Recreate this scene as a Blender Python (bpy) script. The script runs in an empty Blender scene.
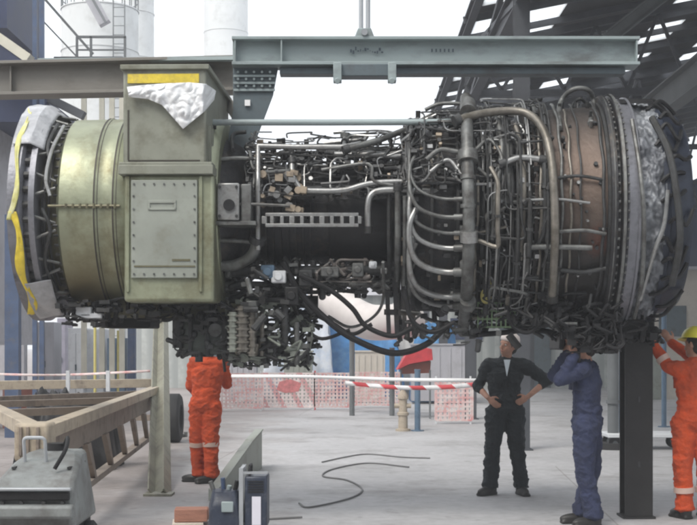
import bpy, math, random
from mathutils import Vector, Matrix, Euler, noise
V = Vector
PI = math.pi
random.seed(7)
sc = bpy.context.scene
COL = sc.collection

# ------------------------------------------------------------------ camera model
F = 1300.0; CX = 348.5; HY = 345.0; CH = 1.6
K = F/750
def P(px, py, d): d = d*K; return V(((px-CX)/F*d, d, CH+(HY-py)/F*d))
def G(px, py, z=0.0):
    d = (CH-z)*F/(py-HY)
    return V(((px-CX)/F*d, d, z))

# ------------------------------------------------------------------ helpers
W = {}
def tag(o, label=None, cat=None, group=None, kind=None):
    if label: o['label'] = label
    if cat: o['category'] = cat
    if group: o['group'] = group
    if kind: o['kind'] = kind
    return o
def thing(name, label, cat, loc=(0,0,0), rz=0, group=None, rot=None):
    o = bpy.data.objects.new(name, None); COL.objects.link(o)
    o.empty_display_size = .2
    o.location = loc
    o.rotation_euler = rot if rot else (0,0,rz)
    W[o] = Matrix.Translation(V(loc)) @ Euler(o.rotation_euler).to_matrix().to_4x4()
    return tag(o, label, cat, group)

class MB:
    def __init__(s): s.v = []; s.f = []
    def add(s, vs, fs):
        n = len(s.v); s.v += [V(a) for a in vs]; s.f += [tuple(i+n for i in f) for f in fs]; return s
    def box(s, c, d, m=None):
        c = V(c); h = V(d)/2
        vs = [V((x*h.x, y*h.y, z*h.z)) for x in (-1,1) for y in (-1,1) for z in (-1,1)]
        if m: vs = [m @ a for a in vs]
        return s.add([c+a for a in vs], [(0,1,3,2),(4,6,7,5),(0,4,5,1),(2,3,7,6),(0,2,6,4),(1,5,7,3)])
    def bar(s, a, b, w, h=None, up=(0,0,1)):
        a = V(a); b = V(b); h = w if h is None else h
        d = (b-a).normalized(); u = V(up)
        if abs(d.dot(u)) > .98: u = V((0,1,0))
        r = d.cross(u).normalized(); u = r.cross(d)
        vs = [p + r*(i*w/2) + u*(j*h/2) for p in (a,b) for i in (-1,1) for j in (-1,1)]
        return s.add(vs, [(0,1,3,2),(4,6,7,5),(0,4,5,1),(2,3,7,6),(0,2,6,4),(1,5,7,3)])
    def ibeam(s, a, b, w, h, tf=.02, tw=.015, up=(0,0,1)):
        a = V(a); b = V(b); u = V(up)
        s.bar(a+u*(h/2-tf/2), b+u*(h/2-tf/2), w, tf, up)
        s.bar(a-u*(h/2-tf/2), b-u*(h/2-tf/2), w, tf, up)
        s.bar(a, b, tw, h-2*tf, up); return s
    def tube(s, pts, r, n=8, caps=True, rad=None):
        pts = [V(p) for p in pts]; m = len(pts)
        t0 = (pts[1]-pts[0]).normalized()
        ref = V((0,0,1)) if abs(t0.z) < .9 else V((1,0,0))
        u = t0.cross(ref).normalized(); vs = []
        for i,p in enumerate(pts):
            if i == 0: t = t0
            elif i == m-1: t = (pts[i]-pts[i-1]).normalized()
            else:
                t = (pts[i+1]-pts[i-1])
                t = t.normalized() if t.length > 1e-9 else t0
            u = u - t*u.dot(t)
            u = u.normalized() if u.length > 1e-6 else t.orthogonal().normalized()
            w = t.cross(u); rr = rad[i] if rad else r
            for k in range(n):
                a = 2*PI*k/n; vs.append(p + (u*math.cos(a)+w*math.sin(a))*rr)
        fs = [(i*n+k, i*n+(k+1)%n, (i+1)*n+(k+1)%n, (i+1)*n+k) for i in range(m-1) for k in range(n)]
        if caps: fs += [tuple(range(n-1,-1,-1)), tuple((m-1)*n+k for k in range(n))]
        return s.add(vs, fs)
    def cyl(s, a, b, r, n=16, r2=None):
        return s.tube([a,b], r, n, True, [r, r if r2 is None else r2])
    def lathe(s, prof, n=64, a0=0, a1=2*PI, ax='x', c=(0,0,0), disp=None):
        """prof: (s, r) pairs, round the local x axis; angle 0 faces -y, 90 deg is up"""
        full = abs(a1-a0-2*PI) < 1e-6; c = V(c)
        k = n if full else n+1; vs = []
        for i,(x,r) in enumerate(prof):
            for j in range(k):
                a = a0+(a1-a0)*j/n
                rr = r + (disp(x,a,i) if disp else 0)
                if ax == 'x': vs.append(c+V((x, -rr*math.cos(a), rr*math.sin(a))))
                else: vs.append(c+V((rr*math.cos(a), rr*math.sin(a), x)))
        fs = []
        for i in range(len(prof)-1):
            for j in range(n):
                j2 = (j+1) % k if full else j+1
                fs.append((i*k+j, i*k+j2, (i+1)*k+j2, (i+1)*k+j))
        return s.add(vs, fs)
    def prism(s, poly, ext):
        n = len(poly); e = V(ext); poly = [V(p) for p in poly]
        return s.add(poly+[p+e for p in poly], [tuple(range(n-1,-1,-1)), tuple(range(n,2*n))] +
                     [(i,(i+1)%n,n+(i+1)%n,n+i) for i in range(n)])
    def grid(s, nu, nv, fn):
        vs = [fn(i/nu, j/nv) for j in range(nv+1) for i in range(nu+1)]
        return s.add(vs, [(j*(nu+1)+i, j*(nu+1)+i+1, (j+1)*(nu+1)+i+1, (j+1)*(nu+1)+i) for j in range(nv) for i in range(nu)])
    def ell(s, c, r, m=None, nu=14, nv=9):
        c = V(c); vs = []
        for j in range(nv+1):
            t = PI*j/nv
            for i in range(nu):
                a = 2*PI*i/nu
                p = V((r[0]*math.sin(t)*math.cos(a), r[1]*math.sin(t)*math.sin(a), r[2]*math.cos(t)))
                vs.append(c+(m @ p if m else p))
        fs = []
        for j in range(nv):
            for i in range(nu):
                q = (j*nu+i, (j+1)*nu+i, (j+1)*nu+(i+1)%nu, j*nu+(i+1)%nu)
                fs.append(q)
        return s.add(vs, fs)
    def mesh(s, name='m'):
        me = bpy.data.meshes.new(name); me.from_pydata([tuple(a) for a in s.v], [], s.f); me.validate(); return me
    def build(s, name, mat, parent=None, local=False, bevel=0, ang=40, solid=0, label=None):
        if not s.v: s.box((0,0,-5),(.01,.01,.01))
        m = W.get(parent)
        if m is not None and not local:
            mi = m.inverted(); s.v = [mi @ a for a in s.v]
        me = s.mesh(name)
        o = bpy.data.objects.new(name, me); COL.objects.link(o)
        me.materials.append(mat)
        me.polygons.foreach_set('use_smooth', [True]*len(me.polygons))
        me.set_sharp_from_angle(angle=math.radians(ang))
        if parent: o.parent = parent; W[o] = W[parent]
        else: W[o] = Matrix.Identity(4)
        if solid:
            md = o.modifiers.new('solid','SOLIDIFY'); md.thickness = solid; md.offset = 0
        if bevel:
            md = o.modifiers.new('bevel','BEVEL'); md.width = bevel; md.segments = 2; md.limit_method = 'ANGLE'; md.angle_limit = math.radians(50)
            md.harden_normals = False
        if label: o['label'] = label
        return o
def kids(o): return [c for c in list(bpy.data.objects) if c.parent == o]
def dup(o, parent=None, loc=None, rz=None, label=None):
    c = o.copy(); COL.objects.link(c)
    if parent: c.parent = parent
    if loc is not None: c.location = loc
    if rz is not None: c.rotation_euler = (0,0,rz)
    if label: c['label'] = label
    for ch in kids(o): dup(ch, c)
    return c

def catmull(pts, k=8):
    pts = [V(p) for p in pts]; q = [pts[0]*2-pts[1]]+pts+[pts[-1]*2-pts[-2]]; out = []
    for i in range(1, len(q)-2):
        a,b,c,d = q[i-1],q[i],q[i+1],q[i+2]
        for j in range(k):
            t = j/k
            out.append(.5*((2*b)+(c-a)*t+(2*a-5*b+4*c-d)*t*t+(3*b-a-3*c+d)*t**3))
    return out+[pts[-1]]
def fillet(pts, r=.06, k=4):
    pts = [V(p) for p in pts]; out = [pts[0]]
    for i in range(1, len(pts)-1):
        a,b,c = pts[i-1],pts[i],pts[i+1]
        l = min(r, (a-b).length*.45, (c-b).length*.45)
        p = b+(a-b).normalized()*l; q = b+(c-b).normalized()*l
        for j in range(k+1):
            t = j/k; out.append(p*(1-t)**2+b*2*t*(1-t)+q*t*t)
    return out+[pts[-1]]

# ------------------------------------------------------------------ materials
def mat(name, col, rough=.6, metal=0, var=.2, scale=3, bump=0, bscale=40, dirt=None, damt=.5, dscale=5, stretch=(1,1,1), spec=.5, alpha=1, rvar=.12):
    m = bpy.data.materials.new(name); m.use_nodes = True
    nt = m.node_tree; N = nt.nodes; L = nt.links; b = N['Principled BSDF']
    tc = N.new('ShaderNodeTexCoord'); mp = N.new('ShaderNodeMapping'); mp.inputs['Scale'].default_value = stretch
    L.new(tc.outputs['Object'], mp.inputs['Vector'])
    n1 = N.new('ShaderNodeTexNoise'); n1.inputs['Scale'].default_value = scale; n1.inputs['Detail'].default_value = 8; n1.inputs['Roughness'].default_value = .62
    L.new(mp.outputs[0], n1.inputs['Vector'])
    cr = N.new('ShaderNodeValToRGB'); e = cr.color_ramp.elements
    e[0].position = .3; e[1].position = .7
    e[0].color = (*[c*(1-var) for c in col],1); e[1].color = (*[min(1,c*(1+var)) for c in col],1)
    L.new(n1.outputs['Fac'], cr.inputs[0]); out = cr.outputs[0]
    if dirt:
        n2 = N.new('ShaderNodeTexNoise'); n2.inputs['Scale'].default_value = dscale; n2.inputs['Detail'].default_value = 6; n2.inputs['Roughness'].default_value = .7
        L.new(mp.outputs[0], n2.inputs['Vector'])
        r2 = N.new('ShaderNodeMapRange'); r2.inputs[1].default_value = .62-.25*damt; r2.inputs[2].default_value = .8-.2*damt; r2.inputs[4].default_value = .85
        L.new(n2.outputs['Fac'], r2.inputs[0])
        mx = N.new('ShaderNodeMix'); mx.data_type = 'RGBA'; mx.inputs['B'].default_value = (*dirt,1)
        L.new(r2.outputs[0], mx.inputs['Factor']); L.new(out, mx.inputs['A']); out = mx.outputs['Result']
    L.new(out, b.inputs['Base Color'])
    b.inputs['Metallic'].default_value = metal
    b.inputs['Specular IOR Level'].default_value = spec
    mr = N.new('ShaderNodeMapRange'); mr.inputs[3].default_value = max(.05, rough-rvar); mr.inputs[4].default_value = min(1, rough+rvar)
    L.new(n1.outputs['Fac'], mr.inputs[0]); L.new(mr.outputs[0], b.inputs['Roughness'])
    if alpha < 1: b.inputs['Alpha'].default_value = alpha
    if bump:
        n3 = N.new('ShaderNodeTexNoise'); n3.inputs['Scale'].default_value = bscale; n3.inputs['Detail'].default_value = 5
        L.new(mp.outputs[0], n3.inputs['Vector'])
        bp = N.new('ShaderNodeBump'); bp.inputs['Strength'].default_value = bump; bp.inputs['Distance'].default_value = .02
        L.new(n3.outputs['Fac'], bp.inputs['Height']); L.new(bp.outputs[0], b.inputs['Normal'])
    return m

def banded(name, c1, c2, scale, axis='x', rough=.6, diag=0, lo=.45, hi=.55):
    """stripes in object space"""
    m = mat(name, c1, rough); nt = m.node_tree; N = nt.nodes; L = nt.links; b = N['Principled BSDF']
    tc = N.new('ShaderNodeTexCoord'); sx = N.new('ShaderNodeSeparateXYZ'); L.new(tc.outputs['Object'], sx.inputs[0])
    ml = N.new('ShaderNodeMath'); ml.operation = 'MULTIPLY_ADD'; ml.inputs[1].default_value = diag
    L.new(sx.outputs['Z'], ml.inputs[0]); L.new(sx.outputs['X' if axis == 'x' else 'Y'], ml.inputs[2])
    m2 = N.new('ShaderNodeMath'); m2.operation = 'MULTIPLY'; m2.inputs[1].default_value = scale; L.new(ml.outputs[0], m2.inputs[0])
    m3 = N.new('ShaderNodeMath'); m3.operation = 'FRACT'; L.new(m2.outputs[0], m3.inputs[0])
    mr = N.new('ShaderNodeMapRange'); mr.inputs[1].default_value = lo; mr.inputs[2].default_value = hi; L.new(m3.outputs[0], mr.inputs[0])
    old = b.inputs['Base Color'].links[0].from_socket
    mx = N.new('ShaderNodeMix'); mx.data_type = 'RGBA'; mx.inputs['B'].default_value = (*c2,1)
    L.new(mr.outputs[0], mx.inputs['Factor']); L.new(old, mx.inputs['A']); L.new(mx.outputs['Result'], b.inputs['Base Color'])
    return m

OLIVE = mat('olive_metal', (.30,.32,.225), .44, .6, .22, 2.5, .12, 18, (.14,.12,.06), .55, 2.2)
OLIVED= mat('olive_dark', (.16,.15,.09), .5, .4, .25, 3, .1, 20, (.05,.045,.03), .6, 3)
DUCT  = mat('duct_green_grey', (.235,.245,.20), .55, .15, .16, 2.2, .06, 25, (.12,.115,.08), .5, 2.4)
PANEL = mat('panel_grey', (.27,.29,.255), .5, .1, .12, 2.5, .05, 25, (.19,.19,.15), .35, 3)
SEAM  = mat('seam_dark', (.05,.045,.035), .6, .3)
DARK  = mat('dark_casing', (.03,.03,.032), .5, .55, .4, 5, .25, 30, (.09,.075,.06), .5, 6)
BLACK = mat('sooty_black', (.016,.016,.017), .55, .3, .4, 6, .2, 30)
STEEL = mat('pipe_steel', (.36,.365,.36), .38, .7, .3, 9, .1, 40, (.12,.11,.10), .6, 9)
STEELM= mat('pipe_steel_mid', (.16,.165,.16), .5, .5, .35, 9, .1, 40, (.06,.055,.05), .7, 8)
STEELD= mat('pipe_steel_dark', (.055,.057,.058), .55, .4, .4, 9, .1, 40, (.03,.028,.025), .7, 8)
TAN   = mat('pipe_tan', (.20,.185,.16), .45, .55, .3, 8, .1, 40, (.09,.08,.06), .6, 7)
BRASS = mat('fitting_tan', (.34,.28,.21), .5, .3, .3, 9, .1, 40, (.12,.1,.08), .5, 8)
RUSTC = mat('heat_brown_casing', (.038,.032,.029), .55, .35, .5, 4, .3, 25, (.02,.02,.019), .6, 3.0)
def stain_or_bounce(m, c, rad, col, soft=.5, nscale=3):
    nt = m.node_tree; N = nt.nodes; L = nt.links; b = N['Principled BSDF']; tc = N.new('ShaderNodeTexCoord')
    n = N.new('ShaderNodeTexNoise'); n.inputs['Scale'].default_value = nscale; n.inputs['Detail'].default_value = 6; L.new(tc.outputs['Object'], n.inputs['Vector'])
    d = N.new('ShaderNodeVectorMath'); d.operation = 'DISTANCE'; d.inputs[1].default_value = c
    sc_ = N.new('ShaderNodeVectorMath'); sc_.operation = 'MULTIPLY'; sc_.inputs[1].default_value = (1.35,1,1); L.new(tc.outputs['Object'], sc_.inputs[0])
    d.inputs[1].default_value = (c[0]*1.35,c[1],c[2]); L.new(sc_.outputs[0], d.inputs[0])
    ma = N.new('ShaderNodeMath'); ma.operation = 'MULTIPLY_ADD'; ma.inputs[1].default_value = .9*rad; L.new(n.outputs['Fac'], ma.inputs[0]); L.new(d.outputs['Value'], ma.inputs[2])
    mr = N.new('ShaderNodeMapRange'); mr.inputs[1].default_value = rad*1.5; mr.inputs[2].default_value = rad*(1.5-soft); mr.inputs[4].default_value = .9; L.new(ma.outputs[0], mr.inputs[0])
    old = b.inputs['Base Color'].links[0].from_socket
    mx = N.new('ShaderNodeMix'); mx.data_type = 'RGBA'; mx.inputs['B'].default_value = (*col,1); L.new(mr.outputs[0], mx.inputs['Factor']); L.new(old, mx.inputs['A']); L.new(mx.outputs['Result'], b.inputs['Base Color'])
RUSTO = mat('rust_orange', (.23,.115,.075), .55, .3, .3, 4, .2, 25, (.09,.055,.04), .6, 5)
FOIL  = mat('foil_grey', (.25,.265,.285), .5, .35, .45, 3.0, .3, 30, (.04,.044,.055), .85, 2.0)
NAVYD = mat('dark_navy_cover', (.022,.028,.045), .5, .2, .4, 4, .3, 12)
FLNG  = mat('flange_violet_grey', (.22,.225,.25), .45, .45, .3, 6, .15, 30, (.07,.07,.08), .5, 6)
HOSE  = mat('black_hose', (.013,.013,.014), .65, spec=.25)
YEL   = mat('yellow_webbing', (.72,.56,.05), .6, 0, .2, 8, .2, 60, (.42,.33,.12), .4, 7)
PLAST = mat('plastic_film', (.82,.84,.85), .35, 0, .06, 6, .35, 16, spec=.5, alpha=.93)
PLASTG= mat('plastic_film_grey', (.42,.43,.45), .32, 0, .25, 6, .6, 14, (.26,.27,.29), .5, 5)
BEAMB = mat('beam_blue_grey', (.29,.345,.35), .5, .1, .14, 2, .05, 30, (.14,.15,.15), .5, 3, stretch=(.4,1,1))
BEAMD = mat('beam_blue_dark', (.10,.13,.145), .55, .1, .2, 3, .05, 30, (.06,.06,.06), .5, 3)
BEAMG = mat('beam_brown_grey', (.20,.19,.17), .6, .05, .16, 2, .08, 30, (.11,.10,.085), .5, 2, stretch=(.4,1,1))
CHROME= mat('rod_grey', (.42,.44,.46), .4, .4, .15)
MARK  = mat('stencil_dark', (.05,.07,.09), .7)
SHEDS = mat('shed_steel', (.065,.07,.08), .65, .1, .3, 2, .1, 20)
SHEDL = mat('shed_steel_grey', (.13,.14,.145), .6, .1, .2, 2)
ROOFM = mat('shed_roof_sheet', (.05,.051,.055), .75, 0, .25, 1)
REDST = mat('red_oxide_steel', (.16,.05,.045), .65, .1, .25, 3)
BPOLE = mat('blue_painted_steel', (.055,.085,.155), .5, 0, .2, 4, .1, 30, (.1,.1,.12), .35, 5)
BPOLE2= mat('blue_grey_pole', (.09,.15,.22), .5, 0, .2, 5)
NAVY  = mat('navy_cladding', (.02,.03,.075), .6, 0, .3, 1.2)
SILO  = mat('silo_white', (.62,.64,.64), .6, 0, .07, .5, .05, 5, (.45,.46,.45), .4, .8)
CREAM = mat('cream_paint', (.56,.54,.45), .65, 0, .15, 2)
GREYW = mat('grey_wall', (.40,.40,.43), .7, 0, .12, .8, 0, 5, (.26,.25,.26), .45, 1.2)
WHITEC= mat('cabinet_white', (.62,.64,.66), .5, 0, .08, 2, 0, 5, (.42,.42,.42), .35, 3)
PALEB = banded('corrugated_pale', (.40,.42,.40), (.30,.32,.31), 2.2, 'x', .7, 0, .3, .7)
BEIGEW= mat('beige_wall', (.52,.48,.42), .75, 0, .15, 1.5, 0, 5, (.36,.33,.3), .5, 1.5)
TRAIL = mat('trailer_beige', (.43,.365,.275), .65, .05, .22, 4, .1, 30, (.18,.15,.12), .6, 4)
TRAILS= mat('trailer_brown', (.25,.205,.165), .7, .05, .25, 4, .1, 30, (.10,.08,.07), .6, 4)
TUGG  = mat('tug_grey', (.21,.225,.22), .6, .1, .2, 3, .1, 30, (.10,.095,.09), .75, 4)
RUBBER= mat('tyre_rubber', (.022,.022,.023), .8, 0, .3)
POSTG = mat('post_olive_grey', (.25,.245,.19), .6, .15, .18, 3, .08, 30, (.14,.13,.10), .55, 4, stretch=(1,1,.4))
POSTB = mat('post_black', (.022,.021,.021), .6, .15, .35, 4, .1, 30)
WOOD  = mat('wood_red_brown', (.34,.16,.11), .75, 0, .25, 6, .3, 30, stretch=(1,6,6))
WOODW = mat('wood_pale', (.62,.56,.48), .75, 0, .15, 6, .2, 30)
NAVYB = mat('navy_machine', (.022,.03,.052), .45, 0, .25, 5, .1, 30, (.1,.11,.13), .35, 8)
LABEL = mat('label_white', (.66,.65,.72), .5, 0, .06)
PLATE = mat('plate_green_grey', (.27,.29,.25), .55, .1, .14, 3, .05, 30, (.17,.17,.14), .5, 3)
TARPB = mat('tarp_blue', (.05,.22,.48), .45, 0, .3, 2.5, .3, 8, (.16,.34,.52), .5, 2)
TARPW = mat('tarp_pale', (.60,.64,.70), .5, 0, .15, 2.5, .3, 8, (.33,.45,.62), .5, 2)
DUCTW = mat('pale_pink_duct', (.62,.58,.56), .6, 0, .12, 2, .1, 8)
REDT  = mat('red_cover', (.50,.04,.05), .5, 0, .25, 4, .2, 20)
YELP  = mat('yellow_paint', (.52,.46,.16), .55, 0, .15, 4)
GRATE = mat('green_mesh', (.16,.24,.13), .6, 0, .3, 5)
NET   = banded('red_white_net', (.74,.64,.62), (.64,.36,.36), 2.4, 'x', .8, .55, .58, .72)
NETP  = mat('pale_net', (.68,.60,.58), .8, 0, .1, 6, 0, 5, (.60,.20,.20), .75, 5)
TAPE  = banded('striped_tape', (.82,.82,.82), (.62,.06,.07), 3.0, 'x', .5, 1.0, .46, .54)
WHITE = mat('white_tape', (.85,.85,.85), .5, 0, .05)
CABLE = mat('cable_grey', (.15,.15,.15), .7, 0, .2)
STAND = mat('hydrant_beige', (.42,.36,.28), .7, 0, .25, 8, .1, 30, (.22,.17,.13), .6, 8)
SKIN  = mat('skin', (.40,.215,.15), .6, 0, .22, 14, .2, 90)
HAIRB = mat('hair_black', (.015,.012,.010), .6, 0, .3, 30, .5, 90)
EYEW  = mat('eye', (.5,.5,.48), .3); LIPS = mat('lips', (.34,.13,.10), .5)
SUITK = mat('coverall_black', (.013,.018,.022), .9, 0, .35, 7, .6, 45)
SUITB = mat('coverall_navy', (.024,.031,.070), .9, 0, .35, 7, .6, 45)
SUITO = mat('coverall_orange', (.52,.066,.014), .85, 0, .22, 6, .6, 45, (.30,.05,.02), .5, 4)
REFL  = mat('reflective_band', (.58,.42,.36), .45, 0, .15)
SHOE  = mat('boot_black', (.018,.017,.016), .5)
TEE   = mat('shirt_pale', (.55,.62,.68), .8)
HELMY = mat('helmet_yellow', (.75,.68,.06), .35)
HELMW = mat('cap_white', (.75,.68,.64), .6)
WRED  = mat('dark_red_drum', (.20,.06,.04), .6)

# skylight pane: translucent sheet lit by the sky above it
SKYL = bpy.data.materials.new('skylight_sheet'); SKYL.use_nodes = True
_n = SKYL.node_tree.nodes; _l = SKYL.node_tree.links; _n.remove(_n['Principled BSDF'])
_t = _n.new('ShaderNodeBsdfTranslucent'); _t.inputs[0].default_value = (.85,.88,.9,1)
_p = _n.new('ShaderNodeBsdfTransparent'); _x = _n.new('ShaderNodeMixShader'); _x.inputs[0].default_value = .55
_l.new(_t.outputs[0], _x.inputs[1]); _l.new(_p.outputs[0], _x.inputs[2]); _l.new(_x.outputs[0], _n['Material Output'].inputs[0])

def ground_mat():
    m = mat('concrete_yard', (.41,.408,.415), .72, 0, .13, .35, .12, 25, (.21,.20,.195), .45, .55, rvar=.2)
    nt = m.node_tree; N = nt.nodes; L = nt.links; b = N['Principled BSDF']
    tc = N.new('ShaderNodeTexCoord')
    old = b.inputs['Base Color'].links[0].from_socket
    # fine grit
    n = N.new('ShaderNodeTexNoise'); n.inputs['Scale'].default_value = 7; n.inputs['Detail'].default_value = 12; n.inputs['Roughness'].default_value = .75
    L.new(tc.outputs['Object'], n.inputs['Vector'])
    mr = N.new('ShaderNodeMapRange'); mr.inputs[1].default_value = .3; mr.inputs[2].default_value = .7; mr.inputs[3].default_value = .80; mr.inputs[4].default_value = 1.14
    L.new(n.outputs['Fac'], mr.inputs[0])
    mu = N.new('ShaderNodeVectorMath'); mu.operation = 'SCALE'; L.new(old, mu.inputs[0]); L.new(mr.outputs[0], mu.inputs['Scale'])
    # brown dust drifting over the left of the yard (a worn patch with its own outline)
    sx = N.new('ShaderNodeSeparateXYZ'); L.new(tc.outputs['Object'], sx.inputs[0])
    n2 = N.new('ShaderNodeTexNoise'); n2.inputs['Scale'].default_value = .8; n2.inputs['Detail'].default_value = 6; L.new(tc.outputs['Object'], n2.inputs['Vector'])
    ma = N.new('ShaderNodeMath'); ma.operation = 'MULTIPLY_ADD'; ma.inputs[1].default_value = 3.0; L.new(n2.outputs['Fac'], ma.inputs[0]); L.new(sx.outputs['X'], ma.inputs[2])
    m4 = N.new('ShaderNodeMapRange'); m4.inputs[1].default_value = .6; m4.inputs[2].default_value = -1.2; m4.inputs[4].default_value = .75; L.new(ma.outputs[0], m4.inputs[0])
    mx = N.new('ShaderNodeMix'); mx.data_type = 'RGBA'; mx.blend_type = 'MULTIPLY'; mx.inputs['B'].default_value = (.56,.47,.42,1)
    L.new(m4.outputs[0], mx.inputs['Factor']); L.new(mu.outputs[0], mx.inputs['A'])
    # slab joints
    br = N.new('ShaderNodeTexBrick'); bm_ = N.new('ShaderNodeMapping'); bm_.inputs['Location'].default_value = (2.9,1.0,0); bm_.inputs['Rotation'].default_value = (0,0,.06); L.new(tc.outputs['Object'], bm_.inputs[0]); br.inputs['Scale'].default_value = 1; br.inputs['Brick Width'].default_value = 7.3; br.inputs['Row Height'].default_value = 6.1; br.offset = .37
    br.inputs['Mortar Size'].default_value = .010; br.inputs['Color1'].default_value = (1,1,1,1); br.inputs['Color2'].default_value = (.93,.93,.93,1); br.inputs['Mortar'].default_value = (.68,.66,.64,1)
    L.new(bm_.outputs[0], br.inputs['Vector'])
    m5 = N.new('ShaderNodeMix'); m5.data_type = 'RGBA'; m5.blend_type = 'MULTIPLY'; m5.inputs['Factor'].default_value = 1
    L.new(mx.outputs['Result'], m5.inputs['A']); L.new(br.outputs['Color'], m5.inputs['B'])
    # oil drips and spots, long scuffs
    out = m5.outputs['Result']
    for sc_,lo,hi,fac,colr,st in ((1.1,.20,.05,.55,(.42,.40,.38,1),(1,1,1)),(4.5,.16,.04,.5,(.4,.38,.36,1),(1,1,1)),(.55,.10,.02,.35,(.55,.53,.52,1),(.25,2.2,1)),(1.7,.12,.03,.4,(1.35,1.33,1.3,1),(1,1,1))):
        mp = N.new('ShaderNodeMapping'); mp.inputs['Scale'].default_value = st; mp.inputs['Location'].default_value = (sc_*3,sc_*7,0); L.new(tc.outputs['Object'], mp.inputs[0])
        nn = N.new('ShaderNodeTexNoise'); nn.inputs['Scale'].default_value = 2.5; nn.inputs['Detail'].default_value = 4; L.new(mp.outputs[0], nn.inputs['Vector'])
        av = N.new('ShaderNodeMix'); av.data_type = 'RGBA'; av.inputs['Factor'].default_value = .35; L.new(mp.outputs[0], av.inputs['A']); L.new(nn.outputs['Color'], av.inputs['B'])
        vo = N.new('ShaderNodeTexVoronoi'); vo.inputs['Scale'].default_value = sc_; L.new(av.outputs['Result'], vo.inputs['Vector'])
        m6 = N.new('ShaderNodeMapRange'); m6.inputs[1].default_value = lo; m6.inputs[2].default_value = hi; m6.inputs[4].default_value = fac; L.new(vo.outputs['Distance'], m6.inputs[0])
        m7 = N.new('ShaderNodeMix'); m7.data_type = 'RGBA'; m7.blend_type = 'MULTIPLY'; m7.inputs['B'].default_value = colr; L.new(m6.outputs[0], m7.inputs['Factor']); L.new(out, m7.inputs['A']); out = m7.outputs['Result']
    L.new(out, b.inputs['Base Color'])
    return m
CONC = ground_mat()

# ------------------------------------------------------------------ camera, world, light
cam = bpy.data.cameras.new('camera'); co = bpy.data.objects.new('camera', cam); COL.objects.link(co)
co.location = (0,0,CH); co.rotation_euler = (PI/2,0,0)
cam.sensor_width = 36; cam.lens = F/697*36; cam.shift_y = (HY-262.5)/697; cam.clip_end = 1000; cam.clip_start = .05
sc.camera = co
w = bpy.data.worlds.new('World'); sc.world = w; w.use_nodes = True
N = w.node_tree.nodes; L = w.node_tree.links; bg = N['Background']
EL, AZ = 52, 215
sky = N.new('ShaderNodeTexSky'); sky.sky_type = 'NISHITA'; sky.sun_disc = False
sky.sun_elevation = math.radians(EL); sky.sun_rotation = math.radians(AZ); sky.air_density = 1.2; sky.dust_density = 4
mx = N.new('ShaderNodeMix'); mx.data_type = 'RGBA'; mx.inputs['Factor'].default_value = .8
tc = N.new('ShaderNodeTexCoord'); nz = N.new('ShaderNodeTexNoise'); nz.inputs['Scale'].default_value = 2.2; nz.inputs['Detail'].default_value = 5
L.new(tc.outputs['Generated'], nz.inputs['Vector'])
cr = N.new('ShaderNodeValToRGB'); cr.color_ramp.elements[0].position = .3; cr.color_ramp.elements[1].position = .7
cr.color_ramp.elements[0].color = (7.6,7.9,8.3,1); cr.color_ramp.elements[1].color = (9.6,9.7,9.7,1)
L.new(nz.outputs['Fac'], cr.inputs[0]); L.new(sky.outputs[0], mx.inputs['A']); L.new(cr.outputs[0], mx.inputs['B'])
L.new(mx.outputs['Result'], bg.inputs['Color']); bg.inputs['Strength'].default_value = .1
sl = bpy.data.lights.new('sun','SUN'); sl.energy = 1.3; sl.angle = math.radians(24); sl.color = (1,.96,.9)
so = bpy.data.objects.new('sun', sl); COL.objects.link(so)
a = math.radians(AZ); e = math.radians(EL)
sd = V((math.sin(a)*math.cos(e), math.cos(a)*math.cos(e), math.sin(e)))
so.rotation_euler = sd.to_track_quat('Z','Y').to_euler(); so.location = sd*30
vs = sc.view_settings; vs.view_transform = 'Standard'; vs.look = 'None'; vs.gamma = 1; vs.exposure = .86
try: vs.use_curve_mapping = False
except Exception: pass
sc.cycles.max_bounces = 8; sc.cycles.filter_width = 2.2
sc.cycles.use_denoising = True

# ------------------------------------------------------------------ ground
g = MB().add([(-300,-60,0),(300,-60,0),(300,500,0),(-300,500,0)], [(0,1,2,3)])
tag(g.build('ground', CONC), kind='structure')

# ================================================================== THE ENGINE
A = math.radians(2.0); RY = math.radians(.1)
EC = V((0,6.9*K,2.80)); eng = thing('gas_turbine', 'huge gas turbine engine held lengthwise above the yard, green-grey drum left, dark pipework right', 'engine', EC, rot=(0,RY,-A))
EMI = W[eng].inverted(); CAMO = V((0,0,CH)); LO = EMI @ CAMO
def ray(px, py):
    d = V(((px-CX)/F, 1, (HY-py)/F)); return (EMI.to_3x3() @ d)
def E(px, py, r):
    d = ray(px,py); a_ = d.y**2+d.z**2; b_ = LO.y*d.y+LO.z*d.z; c_ = LO.y**2+LO.z**2-r*r; q = b_*b_-a_*c_
    t = (-b_-math.sqrt(q))/a_ if q > 0 else -b_/a_
    return LO+d*t
def FP(px, py, y):
    d = ray(px,py); return LO+d*((y-LO.y)/d.y)
def SX(px, r): return E(px, 214, r).x
def cylp(s, th, r): return V((s, -r*math.cos(th), r*math.sin(th)))
def bolts(mb, s, R, n, r=.014, l=.03, a0=0, a1=2*PI):
    for k in range(n):
        t = a0+(a1-a0)*k/n; c = cylp(s, t, R); mb.cyl(c-V((l/2,0,0)), c+V((l/2,0,0)), r, 6)
def B(mb, name, m, parent=None, **k): return mb.build(name, m, parent or eng, local=True, **k)

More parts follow.
